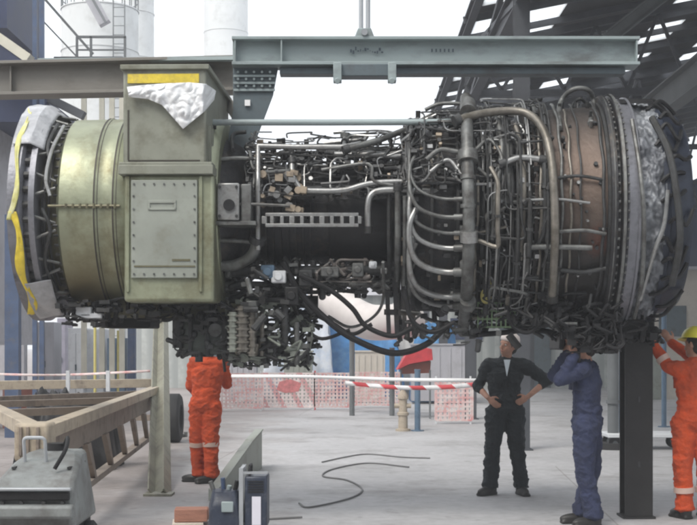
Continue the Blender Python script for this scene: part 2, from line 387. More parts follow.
# --- front drum
stain_or_bounce(OLIVE, tuple(E(92,290,.87)), .62, (.16,.13,.065), .95, 1.8); stain_or_bounce(OLIVE, tuple(E(200,292,1.0)), .35, (.17,.15,.09), .9, 2.2)  # brown ground reflection painted into the low olive of drum and duct
s0 = SX(55,.87); s1 = SX(216,.9)
q = [SX(p,.9) for p in (93,112)]
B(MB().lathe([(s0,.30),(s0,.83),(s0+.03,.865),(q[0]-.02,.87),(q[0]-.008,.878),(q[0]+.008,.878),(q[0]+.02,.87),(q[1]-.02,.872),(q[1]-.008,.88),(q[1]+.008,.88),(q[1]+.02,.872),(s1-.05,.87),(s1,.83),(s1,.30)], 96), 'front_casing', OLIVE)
for x in q: B(MB().lathe([(x-.007,.882),(x+.007,.882)], 96).lathe([(x+.024,.874),(x+.03,.874)],96), 'seam_band', SEAM)
m_ = MB().tube([E(p,206,.885) for p in range(48,124,6)], .012, 6)
for p in range(66,122,7): c = E(p,206,.89); m_.cyl(c+V((0,.0,-.02)), c+V((0,0,.02)), .012, 6)
B(m_, 'split_flange', OLIVED)
m_ = MB(); bolts(m_, s0-.01, .83, 60, .014, .04); B(m_, 'bolt_ring', STEELD)
# --- front flange and neck
f0 = SX(4,1.02); f1 = SX(20,1.0); f2 = SX(33,.97)
B(MB().lathe([(f0,.5),(f0,.93),(f0+.01,.98),(f1-.02,.98),(f1,.95),(f1,.89),(f2-.05,.89),(f2-.05,.95),(f2,.95),(f2,.75),(f2+.02,.6)], 96), 'front_flange', FLNG)
m_ = MB(); bolts(m_, (f1+f2)/2-.03, .915, 44, .03, .13); B(m_, 'flange_bolts', STEELD)
B(MB().lathe([(f0-.01,.0),(f0-.01,.55)],48).lathe([(f0-.02,.5),(f0+.0,.5)],48), 'intake_blank', BLACK)
B(MB().lathe([(f2-.02,.74),(s0+.02,.74)], 64), 'neck_casing', OLIVED)
m_ = MB()
for k in range(30):
    t = 2*PI*k/30+.1; r1 = .96; p0 = cylp(f2-.01,t,r1-.06); p1 = cylp(s0,t+.07*(-1)**k,.87)
    B(MB().tube([p0, p1], .013, 6), 'neck_strut', STEELM)
for (dd, rr) in ((0,.79),(.03,.83),(.06,.80)):
    x = f2+.03+dd; th0 = -1.2+dd*3
    pts = [cylp(x+.01*math.sin(5*t), t, rr+.02*math.sin(7*t)) for t in [th0+2.5*k/30 for k in range(31)]]
    B(MB().tube(pts, .012, 6), 'pipe', STEELD)
for (pp, r) in (([(58,124),(48,145),(50,165),(45,190)],.9),([(64,126),(52,150),(46,178),(50,196)],.92),([(42,208),(50,230),(45,262),(56,292)],.9)):
    B(MB().tube(catmull([E(a_,b_,r) for a_,b_ in pp]), .016, 7), 'pipe', STEELD if r < .91 else STEEL)
# plastic film still wrapped on the flange's upper quarter
def crk(x, a_, i): return .012*noise.noise(V((x*9, a_*7, 3)))+.02*noise.noise(V((x*4, a_*3, 8)))
wr = MB().lathe([(f0+.02+.02*i, 1.0 if i < 8 else 1.0-.018*(i-8)) for i in range(14)], 60, math.radians(32), math.radians(115), disp=crk)
wr.v = [W[eng] @ v_ for v_ in wr.v]
tag(wr.build('plastic_wrap', PLASTG, solid=.004), 'greyish plastic film wrapped over the top of the left end flange', 'plastic wrap')
wr = MB().lathe([(f0+.1+.02*i, 1.005-.004*i) for i in range(12)], 40, math.radians(-75), math.radians(-42), disp=crk)
wr.v = [W[eng] @ v_ for v_ in wr.v]
tag(wr.build('plastic_wrap', PLASTG, solid=.004), 'greyish plastic film wrapped under the bottom of the left end flange', 'plastic wrap')
def strap(th0, th1, off, w_, m_, label):
    def f(u, v_):
        t = math.radians(th0+(th1-th0)*u); tw = .03*math.sin(u*9)
        return W[eng] @ cylp(f0+off+(v_-.5)*w_*(.75+.25*math.sin(u*13))+tw+ .07*math.sin(u*PI), t, 1.0+.012*noise.noise(V((u*14,v_*2,off))))
    o = MB().grid(70, 3, f).build('webbing_strap', m_, solid=.006)
    return tag(o, label, 'strap')
strap(-68, -4, .05, .085, YEL, 'bright yellow webbing strap hanging round the lower front of the left end flange')
strap(-8, 66, .03, .05, mat('yellow_faded', (.62,.60,.22), .6, 0, .2, 8, .2, 60, (.6,.6,.5), .5, 7), 'faded yellow webbing strap running up the upper front of the left end flange')

# --- duct box over the drum
yf = -.97
def rect(mb, x0, x1, y0, y1, yl, dep):      # pixel rectangle on plane yl, dep behind it
    a_ = FP(x0,y0,yl); b_ = FP(x1,y1,yl); z0,z1 = sorted((a_.z,b_.z))
    mb.box(((a_.x+b_.x)/2, yl+dep/2, (z0+z1)/2), (b_.x-a_.x, dep, z1-z0)); return mb
bx = B(rect(MB(), 123,206,66,166,yf,1.5), 'upper_duct', DUCT, bevel=.02)
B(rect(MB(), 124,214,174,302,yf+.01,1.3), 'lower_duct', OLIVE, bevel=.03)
B(rect(rect(MB(), 118,213,165,174,yf-.045,1.6), 119,212,162,165.5,yf-.02,1.55), 'duct_flange', DUCT, bevel=.006)
pn = B(rect(MB(), 131,197,180,278,yf-.02,.06), 'access_panel', PANEL, bevel=.006)
m_ = rect(MB(), 148,176,200,203,yf-.032,.02); rect(m_,148,176,208,210,yf-.03,.02); rect(m_,148,150,200,210,yf-.03,.02); rect(m_,174,176,200,210,yf-.03,.02)
B(m_, 'handle_recess', PANEL, pn, bevel=.003)
m_ = MB()
for x in range(134,197,10):
    for y in (184,274): m_.cyl(FP(x,y,yf-.03), FP(x,y,yf-.018), .009, 8)
for y in range(196,270,13):
    for x in (133.5,194.5): m_.cyl(FP(x,y,yf-.03), FP(x,y,yf-.018), .009, 8)
B(m_, 'panel_screws', STEELM, pn)
m_ = rect(MB(), 134,195,265.5,267,yf-.026,.02); rect(m_,172,190,259,261,yf-.026,.02)
B(m_, 'panel_ledge', OLIVED, pn)
m_ = rect(MB(), 128,200,160,161.2,yf-.004,.02); rect(m_,127.5,129,110,160,yf-.005,.02)
B(m_, 'duct_seam', SEAM, bx)
B(rect(MB(), 127.5,199,74,83,yf-.006,.03), 'yellow_tape', YEL, bx, bevel=.002)
B(rect(MB(), 120,209,64.5,69,yf-.03,1.56), 'top_lip', DUCT, bx, bevel=.006)
m_ = MB()
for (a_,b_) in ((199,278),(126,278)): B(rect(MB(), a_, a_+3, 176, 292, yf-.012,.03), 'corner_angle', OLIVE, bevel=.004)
m_ = MB(); x9 = FP(206,200,yf).x
for i in range(9): m_.box((x9+.012, yf+.15+i*.14, FP(206,250,yf).z+.55), (.024,.025,1.05))
B(m_, 'side_stiffeners', DUCT)

# plastic sheet over the duct corner
top = [(127,87),(146,85),(165,83.5),(190,82.5),(206,84),(216,91)]
bot = [(129,97),(148,99),(162,105),(183,129),(205,111),(214,100)]
def shf(u, v_):
    k = u*5; i = min(4,int(k)); f_ = k-i
    a_ = [top[i][j]*(1-f_)+top[i+1][j]*f_ for j in (0,1)]; b_ = [bot[i][j]*(1-f_)+bot[i+1][j]*f_ for j in (0,1)]
    x = a_[0]*(1-v_)+b_[0]*v_; y = a_[1]*(1-v_)+b_[1]*v_
    n_ = noise.noise(V((x*.09,y*.09,1)))*.03+abs(noise.noise(V((x*.13+y*.08,y*.09-x*.05,5))))*.035+abs(noise.noise(V((x*.3,y*.25,9))))*.006
    back = max(0,(x-203)/14)*.35
    return W[eng] @ FP(x,y, yf-.05-abs(n_)*1.2+back-.02*math.sin(v_*PI))
tag(MB().grid(90,50,shf).build('plastic_sheet', PLAST, solid=.003, ang=80), 'crumpled clear-white plastic sheet hanging in a point over the duct corner under the yellow tape', 'plastic sheet')

# --- core casings
def SS(px): return SX(px,.5)
prof = [(s1-.02,.70),(s1+.12,.62),(SS(245),.52)]
for k in range(9):
    x = SS(250+k*7.5); prof += [(x-.006,.46),(x-.006,.50),(x+.006,.50),(x+.006,.46)]
prof += [(SS(322),.455),(SS(330),.45),(SS(392),.45),(SS(396),.56),(SS(400),.56)]
B(MB().lathe(prof, 72), 'compressor_casing', DARK)
B(MB().lathe([(SS(328),.456),(SS(330),.462),(SS(386),.462),(SS(388),.456)], 72), 'core_cowl', BLACK)
pr = [(SS(398),.40),(SX(404,.7),.60),(SX(415,.75),.74),(SX(440,.8),.78),(SX(470,.8),.76),(SX(486,.8),.70),(SX(500,.8),.80),(SX(525,.85),.86)]
B(MB().lathe(pr, 80), 'combustor_casing', DARK)
m_ = MB()
for p in (408,432,458,483,503): 
    x = SX(p,.82); m_.lathe([(x-.012,.5),(x-.012,.84),(x+.012,.84),(x+.012,.5)], 80)
B(m_, 'casing_flanges', STEELD)
# turbine drums
pr = []
for k,(p,r) in enumerate(((520,.80),(528,.86),(536,.88),(546,.90),(548,.91),(552,.92))):
    x = SX(p,r); pr += [(x-.014,r-.03),(x-.014,r+.035),(x+.014,r+.035),(x+.014,r-.02)]
B(MB().lathe(pr, 96), 'turbine_casing', RUSTC)
stain_or_bounce(RUSTC, tuple(E(586,172,.96)), .74, (.155,.11,.085), .9, 2.0); stain_or_bounce(RUSTC, tuple(E(600,240,.96)), .16, (.12,.05,.035), .7, 9)
x0 = SX(553,.94); x1 = SX(613,.97)
B(MB().lathe([(x0,.93),(x0+.1,.945),(x1-.02,.965),(x1,.975)], 96), 'turbine_drum', RUSTC)
def patch(xa, xb, ta, tb, r, m_, name, cr_=.004):
    B(MB().lathe([(xa+(xb-xa)*i/6, r+(xa+(xb-xa)*i/6-x0)*.06) for i in range(7)], 24, math.radians(ta), math.radians(tb)), name, m_)
m_ = MB()
for x,R_ in ((x0-.02,.965),(x1-.03,1.0)): m_.lathe([(x-.012,.9),(x-.012,R_),(x+.012,R_),(x+.012,.9)],96)
B(m_, 'drum_rims', STEELD)
m_ = MB(); bolts(m_, x0-.02, .955, 70, .012, .05); bolts(m_, SX(536,.9), .90, 70, .012,.05); B(m_, 'bolt_ring', STEELM)
# exhaust ring
e0 = SX(612,1.03); e1 = SX(628,1.05); e2 = SX(668,1.02); e3 = SX(697,.98)
B(MB().lathe([(e0,.9),(e0,1.045),(e0+.02,1.06),(e0+.05,1.06),(e0+.06,1.02),(e1-.05,1.02),(e1-.04,1.06),(e1-.01,1.07),(e1,1.05),(e1,.9)], 110), 'exhaust_flange', DARK)
B(MB().lathe([(e1-.035,1.074),(e1-.012,1.078)],110).lathe([(e0+.022,1.064),(e0+.03,1.064)],110), 'flange_rim', STEELM)
m_ = MB(); bolts(m_, e0+.055, 1.035, 84, .013, .03); bolts(m_, e1, 1.03, 84, .013,.04); B(m_, 'bolt_ring', STEELM)
def crf(x, a_, i):
    q = V((x*6+a_*1.5, a_*4.5-x*2, 0)); w5 = noise.noise(q)
    return .045*w5-.06*abs(noise.noise(q*1.7+V((3,1,2))))-.028*abs(noise.noise(q*3.6))-.009*abs(noise.noise(q*8))+.015
B(MB().lathe([(e1+.0+(e2-e1)*i/40, 1.0-.02*(i/40)) for i in range(41)], 420, disp=crf), 'foil_lagging', FOIL, ang=75)
B(MB().lathe([(e1,1.02),(e1+.02,1.035),(e1+.09,1.03),(e1+.095,1.045),(e1+.115,1.045),(e1+.12,1.01),(e1+.12,.95)], 110), 'outer_ring', FLNG)
B(MB().lathe([(e2-.02,.99),(e2+.03,.99),(e2+.05,.93),(e3-.03,.88),(e3,.85),(e3,.2)], 96), 'rear_cover', NAVYD)
m_ = MB()
for k in range(16):
    t = math.radians(-70+k*10); x = e2-.08+.05*math.sin(k*2.3)
    pts = catmull([cylp(x+.05,t,.99), cylp(x+.12,t+.05,1.02), cylp(x+.2,t+.09*math.sin(k),.97), cylp(x+.27,t+.12,.90)],5)
    m_.tube(pts,.018,6)
B(m_, 'rear_harness', BLACK)
for (ta,tb,xo,wd) in ((62,72,.03,.30),):
    B(MB().lathe([(e1+xo+wd*i/6,1.045) for i in range(7)],20,math.radians(ta),math.radians(tb),disp=crk), 'lagging_gap', BLACK)
for (pp, m2, rr) in (([(652,118),(668,150),(676,190),(680,240),(672,285)],STEELD,.03),([(640,300),(655,250),(664,225),(668,190)],STEEL,.018),([(632,120),(640,170),(644,220),(642,280),(634,318)],STEELM,.02)):
    B(MB().tube(catmull([E(a_,b_,1.06) for a_,b_ in pp]), rr, 8), 'pipe', m2)

# --- traced pipes: (points in the photograph, wrapped on a cylinder of radius r)
TR = [
 ([(258,250),(258,180),(258,146)], .78, .022, STEEL, 0), ([(258,146),(300,147),(344,147)], .78, .024, STEEL, 0),
 ([(344,150),(380,140),(410,128),(440,121)], .80, .028, STEELM, 0), ([(328,155),(370,155),(420,157),(446,157)], .66, .034, STEEL, 0),
 ([(292,160),(293,176),(302,189),(320,191),(345,190),(375,183),(432,181)], .70, .026, STEEL, 1),
 ([(368,232),(368,206),(372,194),(386,190),(420,191),(452,192)], .75, .028, STEEL, 1),
 ([(215,266),(236,265),(252,255),(258,238)], .72, .05, STEELM, 1), ([(205,292),(240,293),(280,293)], .55, .02, STEELM, 0),
 ([(214,240),(240,241),(262,243)], .68, .02, STEELM, 0),
 ([(398,185),(398,240),(397,300),(400,332)], .80, .030, STEELM, 0), ([(389,190),(389,240),(390,280)], .70, .02, STEELD, 0), ([(405,196),(405,250),(404,285)], .84, .02, STEELM, 0),
 ([(455,121),(480,114),(508,111),(528,114),(542,128),(550,152),(554,190),(555,240),(552,300)], 1.06, .036, TAN, 1),
 ([(500,165),(520,158),(545,160)], 1.0, .028, STEEL, 1), ([(498,120),(502,150),(496,190),(492,240)], .98, .024, STEELM, 1),
 ([(515,125),(522,150),(524,200),(520,260)], .98, .022, TAN, 1),
 ([(528,247),(560,247),(592,248)], 1.02, .024, STEELM, 0), ([(530,200),(560,199),(590,203)], 1.0, .012, STEEL, 0),
 ([(560,128),(560,104),(572,90),(588,90),(594,104),(590,124)], .98, .022, STEELM, 1),
 ([(570,128),(571,108),(580,99),(588,108),(588,124)], .95, .014, STEELD, 1),
 ([(383,262),(383,300),(372,318),(350,327),(328,316)], .9, .014, STEELM, 1),
 ([(233,150),(233,135),(246,132)], .7, .018, STEELD, 1), ([(214,160),(240,158),(262,160)], .7, .02, STEELM, 0),
 ([(425,110),(440,104),(462,104),(480,108)], .9, .018, STEELM, 1),
 ([(426,160),(440,150),(458,152)], .98, .022, STEELM, 1), ([(430,172),(448,160),(462,175)], .96, .018, STEEL, 1),
 ([(475,150),(490,140),(502,160),(490,176),(478,168)], 1.0, .016, STEELM, 1),
 ([(556,178),(580,176),(604,180)], 1.0, .014, STEELD, 1), ([(552,232),(585,230),(606,234)], 1.01, .016, STEELM, 0), ([(560,270),(584,272),(606,268)], 1.0, .02, STEELD, 1),
 ([(340,165),(344,145),(352,140)], .55, .02, STEELD, 1), ([(470,335),(500,333),(530,330),(556,334),(580,350)], .95, .026, HOSE, 1),
 ([(536,325),(556,340),(574,352),(592,346)], .9, .016, STEELD, 1), ([(215,205),(250,204),(290,206)], .8, .014, STEELM, 0),
]
for pts, r, th, m_, cur in TR:
    q_ = [E(x,y,r) for x,y in pts]
    q_ = catmull(q_,8) if cur else fillet(q_)
    o = B(MB().tube(q_, th, 10), 'pipe', m_)
    if th > .025:
        mm = MB()
        for k in (0, -1):
            a_ = q_[k]; b_ = q_[k+1] if k == 0 else q_[k-1]; d = (b_-a_).normalized(); mm.cyl(a_-d*.01, a_+d*.05, th*1.45, 10)
        B(mm, 'pipe_union', STEELD, o)
# thick vertical manifold with collars and a pale clamp
mp_ = B(MB().tube(catmull([E(466,98,1.0),E(467,130,1.04),E(468,180,1.06),E(469,235,1.07),E(467,285,1.06),E(463,332,1.02)],8), .052, 16), 'manifold_pipe', STEELM)
for y0,y1,r_ in ((104,112,.07),(152,162,.085),(176,180,.065),(204,208,.065),(262,267,.07),(300,306,.07)):
    B(MB().cyl(E(468,y0,1.06),E(468,y1,1.06), r_, 16), 'collar', STEELM, mp_)
B(MB().cyl(E(469,231,1.075),E(469,242,1.075), .075, 16), 'clamp', STEEL, mp_)
# C-shaped fuel pipes
for y,th,r_ in ((247,.022,.93),(271,.027,.98),(296,.027,.96),(305,.022,.92),(322,.018,.86),(216,.018,.95),(232,.016,.9),(198,.014,.92)):
    q_ = catmull([E(464,y+1,r_+.05),E(445,y+1,r_),E(428,y-3,r_),E(416,y-11,r_),E(410,y-26,r_*.99),E(410,y-48,r_*.95),E(416,y-62,r_*.9)],6)
    o = B(MB().tube(q_, th, 10), 'fuel_pipe', STEEL if th > .02 else STEELM)
    B(MB().cyl(q_[0],q_[3], th*1.5, 10), 'pipe_union', STEELM, o)
# hoop pipes round the turbine
for p,r_,ta,tb,th,m_ in ((541,.95,-60,70,.014,TAN),(547,.96,-50,55,.012,STEELM),(562,.985,-62,80,.013,STEELM),(571,.985,-58,62,.011,TAN),(581,.985,-70,78,.009,STEELD),(604,1.0,-72,80,.014,STEELD),(512,.93,-70,60,.018,STEELD),(489,.92,-70,50,.016,STEELD),(530,.93,-40,64,.012,STEELM)):
    x = SX(p,r_); pts = [cylp(x+.006*math.sin(k), math.radians(ta+(tb-ta)*k/34), r_) for k in range(35)]
    o = B(MB().tube(pts, th, 8), 'hoop_pipe', m_)
# holed bracket plate
yb = -.80; pl = MB(); xs = [FP(x,214,yb).x for x in (262,362)]; zt = FP(300,213,yb).z; zb = FP(300,227,yb).z; h = (zt-zb)
pl.box(((xs[0]+xs[1])/2,yb,zt-h*.12),(xs[1]-xs[0]-.06,.02,h*.24)); pl.box(((xs[0]+xs[1])/2,yb,zb+h*.12),(xs[1]-xs[0]-.06,.02,h*.24))
n_h = 10; st = (xs[1]-xs[0])/n_h
for k in range(n_h+1):
    x = xs[0]+st*k; pl.box((x if 0 < k < n_h else x+(-.02 if k else .02), yb,(zt+zb)/2),(st*.34 if k % 3 else st*.5,.02,h*.53))
B(pl, 'perforated_bracket', STEEL, bevel=.003)
m_ = MB()
for k in range(4): x = xs[0]+.1+k*.25; m_.bar((x,yb,zt-h/2),(x,yb+.35,zt-h/2+.05),.03)
B(m_, 'bracket_stays', STEELD)
# control box with dark port
cb = B(rect(MB(), 217,239,183,220,-.86,.22), 'control_box', STEEL, bevel=.01)
B(MB().cyl(FP(229,205,-.885),FP(229,205,-.85),.05,20), 'port', BLACK, cb)
m_ = MB()
for x in (219.5,236.5):
    for y in (187,216): m_.cyl(FP(x,y,-.88),FP(x,y,-.85),.014,8)
B(m_, 'box_bolts', STEELD, cb)
cb2 = B(rect(MB(), 241,251,184,222,-.82,.22), 'control_box', STEELM, bevel=.008)
cb3 = B(rect(MB(), 215,256,221,225,-.84,.3), 'box_tray', STEELM, bevel=.004)
# tan fittings cluster
rnd = random.Random(3)
for k in range(32):
    x = rnd.uniform(262,304); y = rnd.uniform(172,211); c = E(x,y,rnd.uniform(.62,.76)); m_ = MB()
    if k % 2: m_.cyl(c+V((0,-.03,0)), c+V((0,.08,0)), rnd.uniform(.018,.035), 8)
    else: m_.box(c, (rnd.uniform(.03,.08),.08,rnd.uniform(.03,.07)), Matrix.Rotation(rnd.uniform(0,1),3,'Y'))
    B(m_, 'fitting', BRASS if k % 3 else STEEL)
# tie bar over the core
B(MB().tube([FP(206,122.5,-.55),FP(330,122.5,-.55),FP(462,122,-.55)], .028, 12), 'tie_bar', BEAMB)
m_ = MB()
for x in (213,452): m_.bar(FP(x,122,-.55), FP(x,150,-.35), .06,.02)
B(m_, 'tie_bar_lugs', STEELD)
# studs and stator actuators on the core's top outline
for k in range(15):
    x = 300+k*9.5; h = rnd.uniform(6,16); a_ = FP(x,166,-.1); b_ = FP(x+rnd.uniform(-2,2),166-h,-.15)
    m_ = MB().cyl(a_,b_,rnd.uniform(.018,.034),8); m_.cyl(b_,b_+(b_-a_).normalized()*.03,.04,8)
    B(m_, 'actuator', STEELM if k % 3 else STEELD)
B(MB().cyl(FP(345,158,-.3),FP(345,133,-.3),.03,10).cyl(FP(345,138,-.3),FP(345,133,-.3),.045,10), 'lifting_stud', STEELM)
m_ = MB()
for k in range(8): x = 372+k*5; m_.box(FP(x,170+2*math.sin(k*3),-.3),(.05,.12,.10))
B(m_, 'terminal_blocks', STEELD)
# random runs of small tubing: the larger ones parts of their own, the finest as one mass
def run(rn, sa, sb, r0, r1, ta=-80, tb=85, fine=False):
    s = rn.uniform(sa,sb); t = math.radians(rn.uniform(ta,tb)); r = rn.uniform(r0(s),r1(s)); pts = [cylp(s,t,r)]; ax = rn.random() < .5
    for k in range(rn.randint(2,5)):
        if ax: s = min(sb,max(sa,s+rn.choice((-1,1))*rn.uniform(.08,.45))); t += rn.uniform(-.07,.07)
        else: t = max(math.radians(ta),min(math.radians(tb),t+rn.choice((-1,1))*(rn.uniform(.1,.5) if sb < SC_+.3 else rn.uniform(.4,1.2))))
        if not ax: s = min(sb,max(sa,s+rn.uniform(-.07,.07)))
        ax = not ax; r = max(r0(s),min(r1(s),r+rn.uniform(-.04,.04)))
        p = pts[-1]; 
        pp = cylp(s,t,r)
        if (pp-p).length > .3 and ax:      # circumferential: add a middle point
            th = math.atan2(p.z,-p.y)
            for q5 in (.2,.4,.6,.8): pts.append(cylp(s,th+(t-th)*q5,r))
        if (pp-pts[-1]).length > .02: pts.append(pp)
    if len(pts) < 3: return pts
    return catmull(pts,4) if rn.random() < .45 else fillet(pts,.07,4)
SA, SB, SC_, SD_ = SX(245,.6), SX(396,.6), SX(486,.8), SX(552,.95)
def ra(s):
    if s < SB: return .50
    if s < SB+.15: return .56+(s-SB)*1.6
    if s < SC_: return .84
    return .90
def rb(s): return ra(s)+(.26 if s < SB else .14)
pool = [STEELM,STEELD,STEELD,STEELM,STEEL,STEELD,TAN]
rn = random.Random(21); fine = MB(); finel = MB()
for k in range(260):
    if k % 5 < 2: sa,sb,ta,tb = SA,SB+.1,8,80
    elif k % 5 < 4: sa,sb,ta,tb = (SB+.05,SC_+.1,12,82) if k % 3 else (SC_-.1,SC_+.35,-75,80)
    else: sa,sb,ta,tb = SC_,SD_,-80,85
    pts = run(rn, sa, sb, ra, rb, ta, tb)
    if k < 55:
        rr = rn.uniform(.010,.02); o = B(MB().tube(pts, rr, 7), 'pipe', rn.choice(pool if k % 5 < 4 else [STEELD,STEELM,STEELD])); mm = MB()
        for q5 in (.18,.5,.82):
            i5 = min(len(pts)-2,int(q5*(len(pts)-1))); a_ = pts[i5]; b_ = pts[i5+1]; d = (b_-a_).normalized(); m5 = (a_+b_)/2
            mm.cyl(m5-d*.012,m5+d*.012,rr*1.7,8)
        B(mm,'p_clip',STEELD,o)
    else: (finel if k % 4 == 0 else fine).tube(pts, rn.uniform(.005,.010), 5)
tag(B(fine, 'fine_tubing', STEELD), kind='stuff'); tag(B(finel, 'fine_tubing', STEEL), kind='stuff')
cl = MB(); cl2 = MB(); cl3 = MB()
for k in range(420):
    s = rn.uniform(SA,SD_-.1); t = math.radians(rn.uniform(-75,85))
    if s < SB and t < math.radians(8): continue
    r = rn.uniform(ra(s)-.03, rb(s)-.06); c = cylp(s,t,r); M3 = Matrix.Rotation(-t,3,'X')
    z = rn.random(); mb = (cl,cl2,cl3)[0 if z < .72 else (1 if z < .93 else 2)]
    if rn.random() < .5: mb.box(c, (rn.uniform(.015,.06),rn.uniform(.03,.09),rn.uniform(.015,.05)), M3)
    else:
        d = V((0,-math.cos(t),math.sin(t))); mb.cyl(c-d*.03,c+d*rn.uniform(.01,.05),rn.uniform(.008,.024),7)
for k in range(36):
    s = rn.uniform(x0+.02,x1-.08); t = math.radians(rn.uniform(-75,85)); c = cylp(s,t,.965+.03*rn.random()); M3 = Matrix.Rotation(-t,3,'X')
    d = V((0,-math.cos(t),math.sin(t))); (cl if k % 4 else cl2).cyl(c-d*.03,c+d*rn.uniform(.01,.04),rn.uniform(.008,.02),7)
    if k % 6 == 0: cl.box(c,(rn.uniform(.03,.1),.03,.02),M3)
tag(B(cl,'small_fittings',STEELD), kind='stuff'); tag(B(cl2,'small_fittings',STEEL), kind='stuff'); tag(B(cl3,'small_fittings',BRASS), kind='stuff')
# --- underside: cradle, brackets, gearbox
def hung(x0,x1,y0,y1,yl,dep,name,m_,bev=.015,par=None): return B(rect(MB(),x0,x1,y0,y1,yl,dep), name, m_, par, bevel=bev)
hung(104,242,303,318,-.25,1.35,'cradle_beam',OLIVED); TK = mat('tank_dark_green',(.06,.072,.064),.55,.1,.4,5,.1,30)
ot = hung(182,232,318,354,-.35,.7,'oil_tank',TK,.06)
m_ = MB()
for x in (190,207,224): rect(m_,x-2,x+2,316,355.5,-.37,.74)
B(m_,'tank_strap',STEELD,ot,bevel=.004); B(MB().cyl(FP(215,330,-.38),FP(215,330,-.33),.06,18),'sight_glass',STEELM,ot)
for x,r_ in ((178,.05),(199,.035),(236,.06)): B(MB().cyl(FP(x,316,-.3),FP(x,348 if x != 199 else 362,-.3),r_,14),'tank_pipe',STEELD); hung(100,150,316,328,-.2,.5,'drain_box',BLACK)
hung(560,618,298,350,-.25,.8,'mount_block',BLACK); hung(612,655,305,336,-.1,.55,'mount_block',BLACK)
o = B(MB().box(FP(85,312,-.4),(.14,.14,.09)).box(FP(92,316,-.42),(.2,.1,.05)), 'drain_valve', WHITEC, bevel=.01)
m_ = MB()
for k in range(60):
    x = rn.uniform(58,225); y = rn.uniform(298,326); c = FP(x,y,rn.uniform(-.55,-.2)); m_.box(c,(rn.uniform(.02,.12),.1,rn.uniform(.015,.045)),Matrix.Rotation(rn.uniform(-.1,.1),3,'Y'))
tag(B(m_,'underside_fittings',STEELD), kind='stuff')
m_ = MB(); m2 = MB(); m3 = MB()
for k in range(90):
    x = rn.choice((rn.uniform(228,320),rn.uniform(480,600))); y = rn.uniform(262,318) if x < 400 else rn.uniform(285,335); c = FP(x,y,rn.uniform(-.7,.3)); mb = rn.choice((m_,m2,m3))
    if rn.random() < .4: mb.box(c,(rn.uniform(.02,.08),.06,rn.uniform(.02,.06)),Matrix.Rotation(rn.uniform(-.12,.12),3,'Y'))
    else: mb.cyl(c,c+V((rn.uniform(-.15,.15),rn.uniform(-.05,.05),rn.uniform(-.12,.12)))*1.2,rn.uniform(.012,.035),8)
tag(B(m_,'underside_fittings',STEELD), kind='stuff'); tag(B(m2,'underside_fittings',STEELM), kind='stuff'); tag(B(m3,'underside_fittings',STEELD), kind='stuff')
gb = B(rect(MB(),222,268,334,360,-.3,.5), 'gearbox', STEELD, bevel=.03)
for k,(x,w_,y0,y1,m2) in enumerate(((240,9,306,350,STEEL),(252,8,300,352,STEELM),(262,7,312,356,TAN),(231,7,318,348,STEELM),(285,10,305,345,STEELD),(297,8,322,365,STEELM),(275,7,332,366,STEELD))):
    c0 = FP(x,y0,-.42); c1 = FP(x,y1,-.42); r_ = w_/2/F*6.6*1.1
    mb = MB().cyl(c0,c1,r_,18)
    for j in range(5):
        a_ = c0.lerp(c1,(j+.5)/5); mb.cyl(a_-V((0,0,.012)),a_+V((0,0,.012)),r_*1.22,18)
    B(mb,'pump',m2,gb)
m2 = MB()
for k in range(70):
    x = rn.uniform(222,312); y = rn.uniform(318,368); c = FP(x,y,rn.uniform(-.5,.1)); m2.box(c,(rn.uniform(.015,.06),.06,rn.uniform(.015,.05)),Matrix.Rotation(rn.uniform(-.15,.15),3,'Y'))
tag(B(m2,'gearbox_fittings',STEELM), kind='stuff')
m2 = MB()
for k in range(50):
    x = rn.uniform(222,312); y = rn.uniform(310,366); c = FP(x,y,rn.uniform(-.55,-.1)); m2.cyl(c,c+V((rn.uniform(-.12,.12),-.02,rn.uniform(-.12,.12))),rn.uniform(.01,.02),7)
tag(B(m2,'gearbox_tubing',BLACK), kind='stuff')
# dark machinery masses: many small squared and round pieces bolted together
def mass(x0,x1,y0,y1,yl,n,name,m_,seed,dep=.5,mx_=.09):
    q5 = random.Random(seed); mb = MB()
    for k in range(n):
        c = FP(q5.uniform(x0,x1),q5.uniform(y0,y1),yl+q5.uniform(-.06,dep)); w_ = q5.uniform(.015,mx_); z = q5.random()
        if z < .16: mb.box(c,(w_*1.3,w_,q5.uniform(.02,mx_*.8)),Matrix.Rotation(q5.uniform(-.15,.15),3,'Y'))
        elif z < .5:
            d = V((q5.uniform(-1,1),q5.uniform(-.5,.5),q5.uniform(-.4,.4))) if q5.random() < .5 else V((q5.uniform(-.15,.15),0,1)); d.normalize(); r5 = q5.uniform(.012,.034); mb.cyl(c-d*w_,c+d*w_,r5,12); mb.cyl(c+d*w_*.6,c+d*w_*.75,r5*1.4,12)
            if r5 > .022: mb.ell(c-d*w_,(r5*1.05,)*3,None,10,6)
        else:
            ph = q5.uniform(0,6.28); pts = [c]
            for t5 in range(3):
                e = pts[-1]+V((q5.uniform(-.16,.16),q5.uniform(-.06,.06),q5.uniform(-.09,.09))); pts.append(e)
            zmin = FP((x0+x1)/2,y1,yl).z; zmax = FP((x0+x1)/2,y0,yl).z; xa5 = FP(x0,y0,yl).x; xb5 = FP(x1,y0,yl).x
            pts = [V((min(xb5,max(xa5,p.x)),p.y,min(zmax+.02,max(zmin,p.z)))) for p in pts]
            if min((pts[i5+1]-pts[i5]).length for i5 in range(3)) > .01: mb.tube(catmull(pts,5),q5.uniform(.006,.016),7)
    tag(B(mb,name,m_,bevel=0),kind='stuff')
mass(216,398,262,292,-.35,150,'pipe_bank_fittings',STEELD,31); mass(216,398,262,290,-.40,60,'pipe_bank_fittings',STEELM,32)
mass(318,372,262,282,-.45,26,'pipe_bank_fittings',mat('fitting_brown_grey',(.20,.18,.165),.5,.3,.3,7),33,.3,.07)
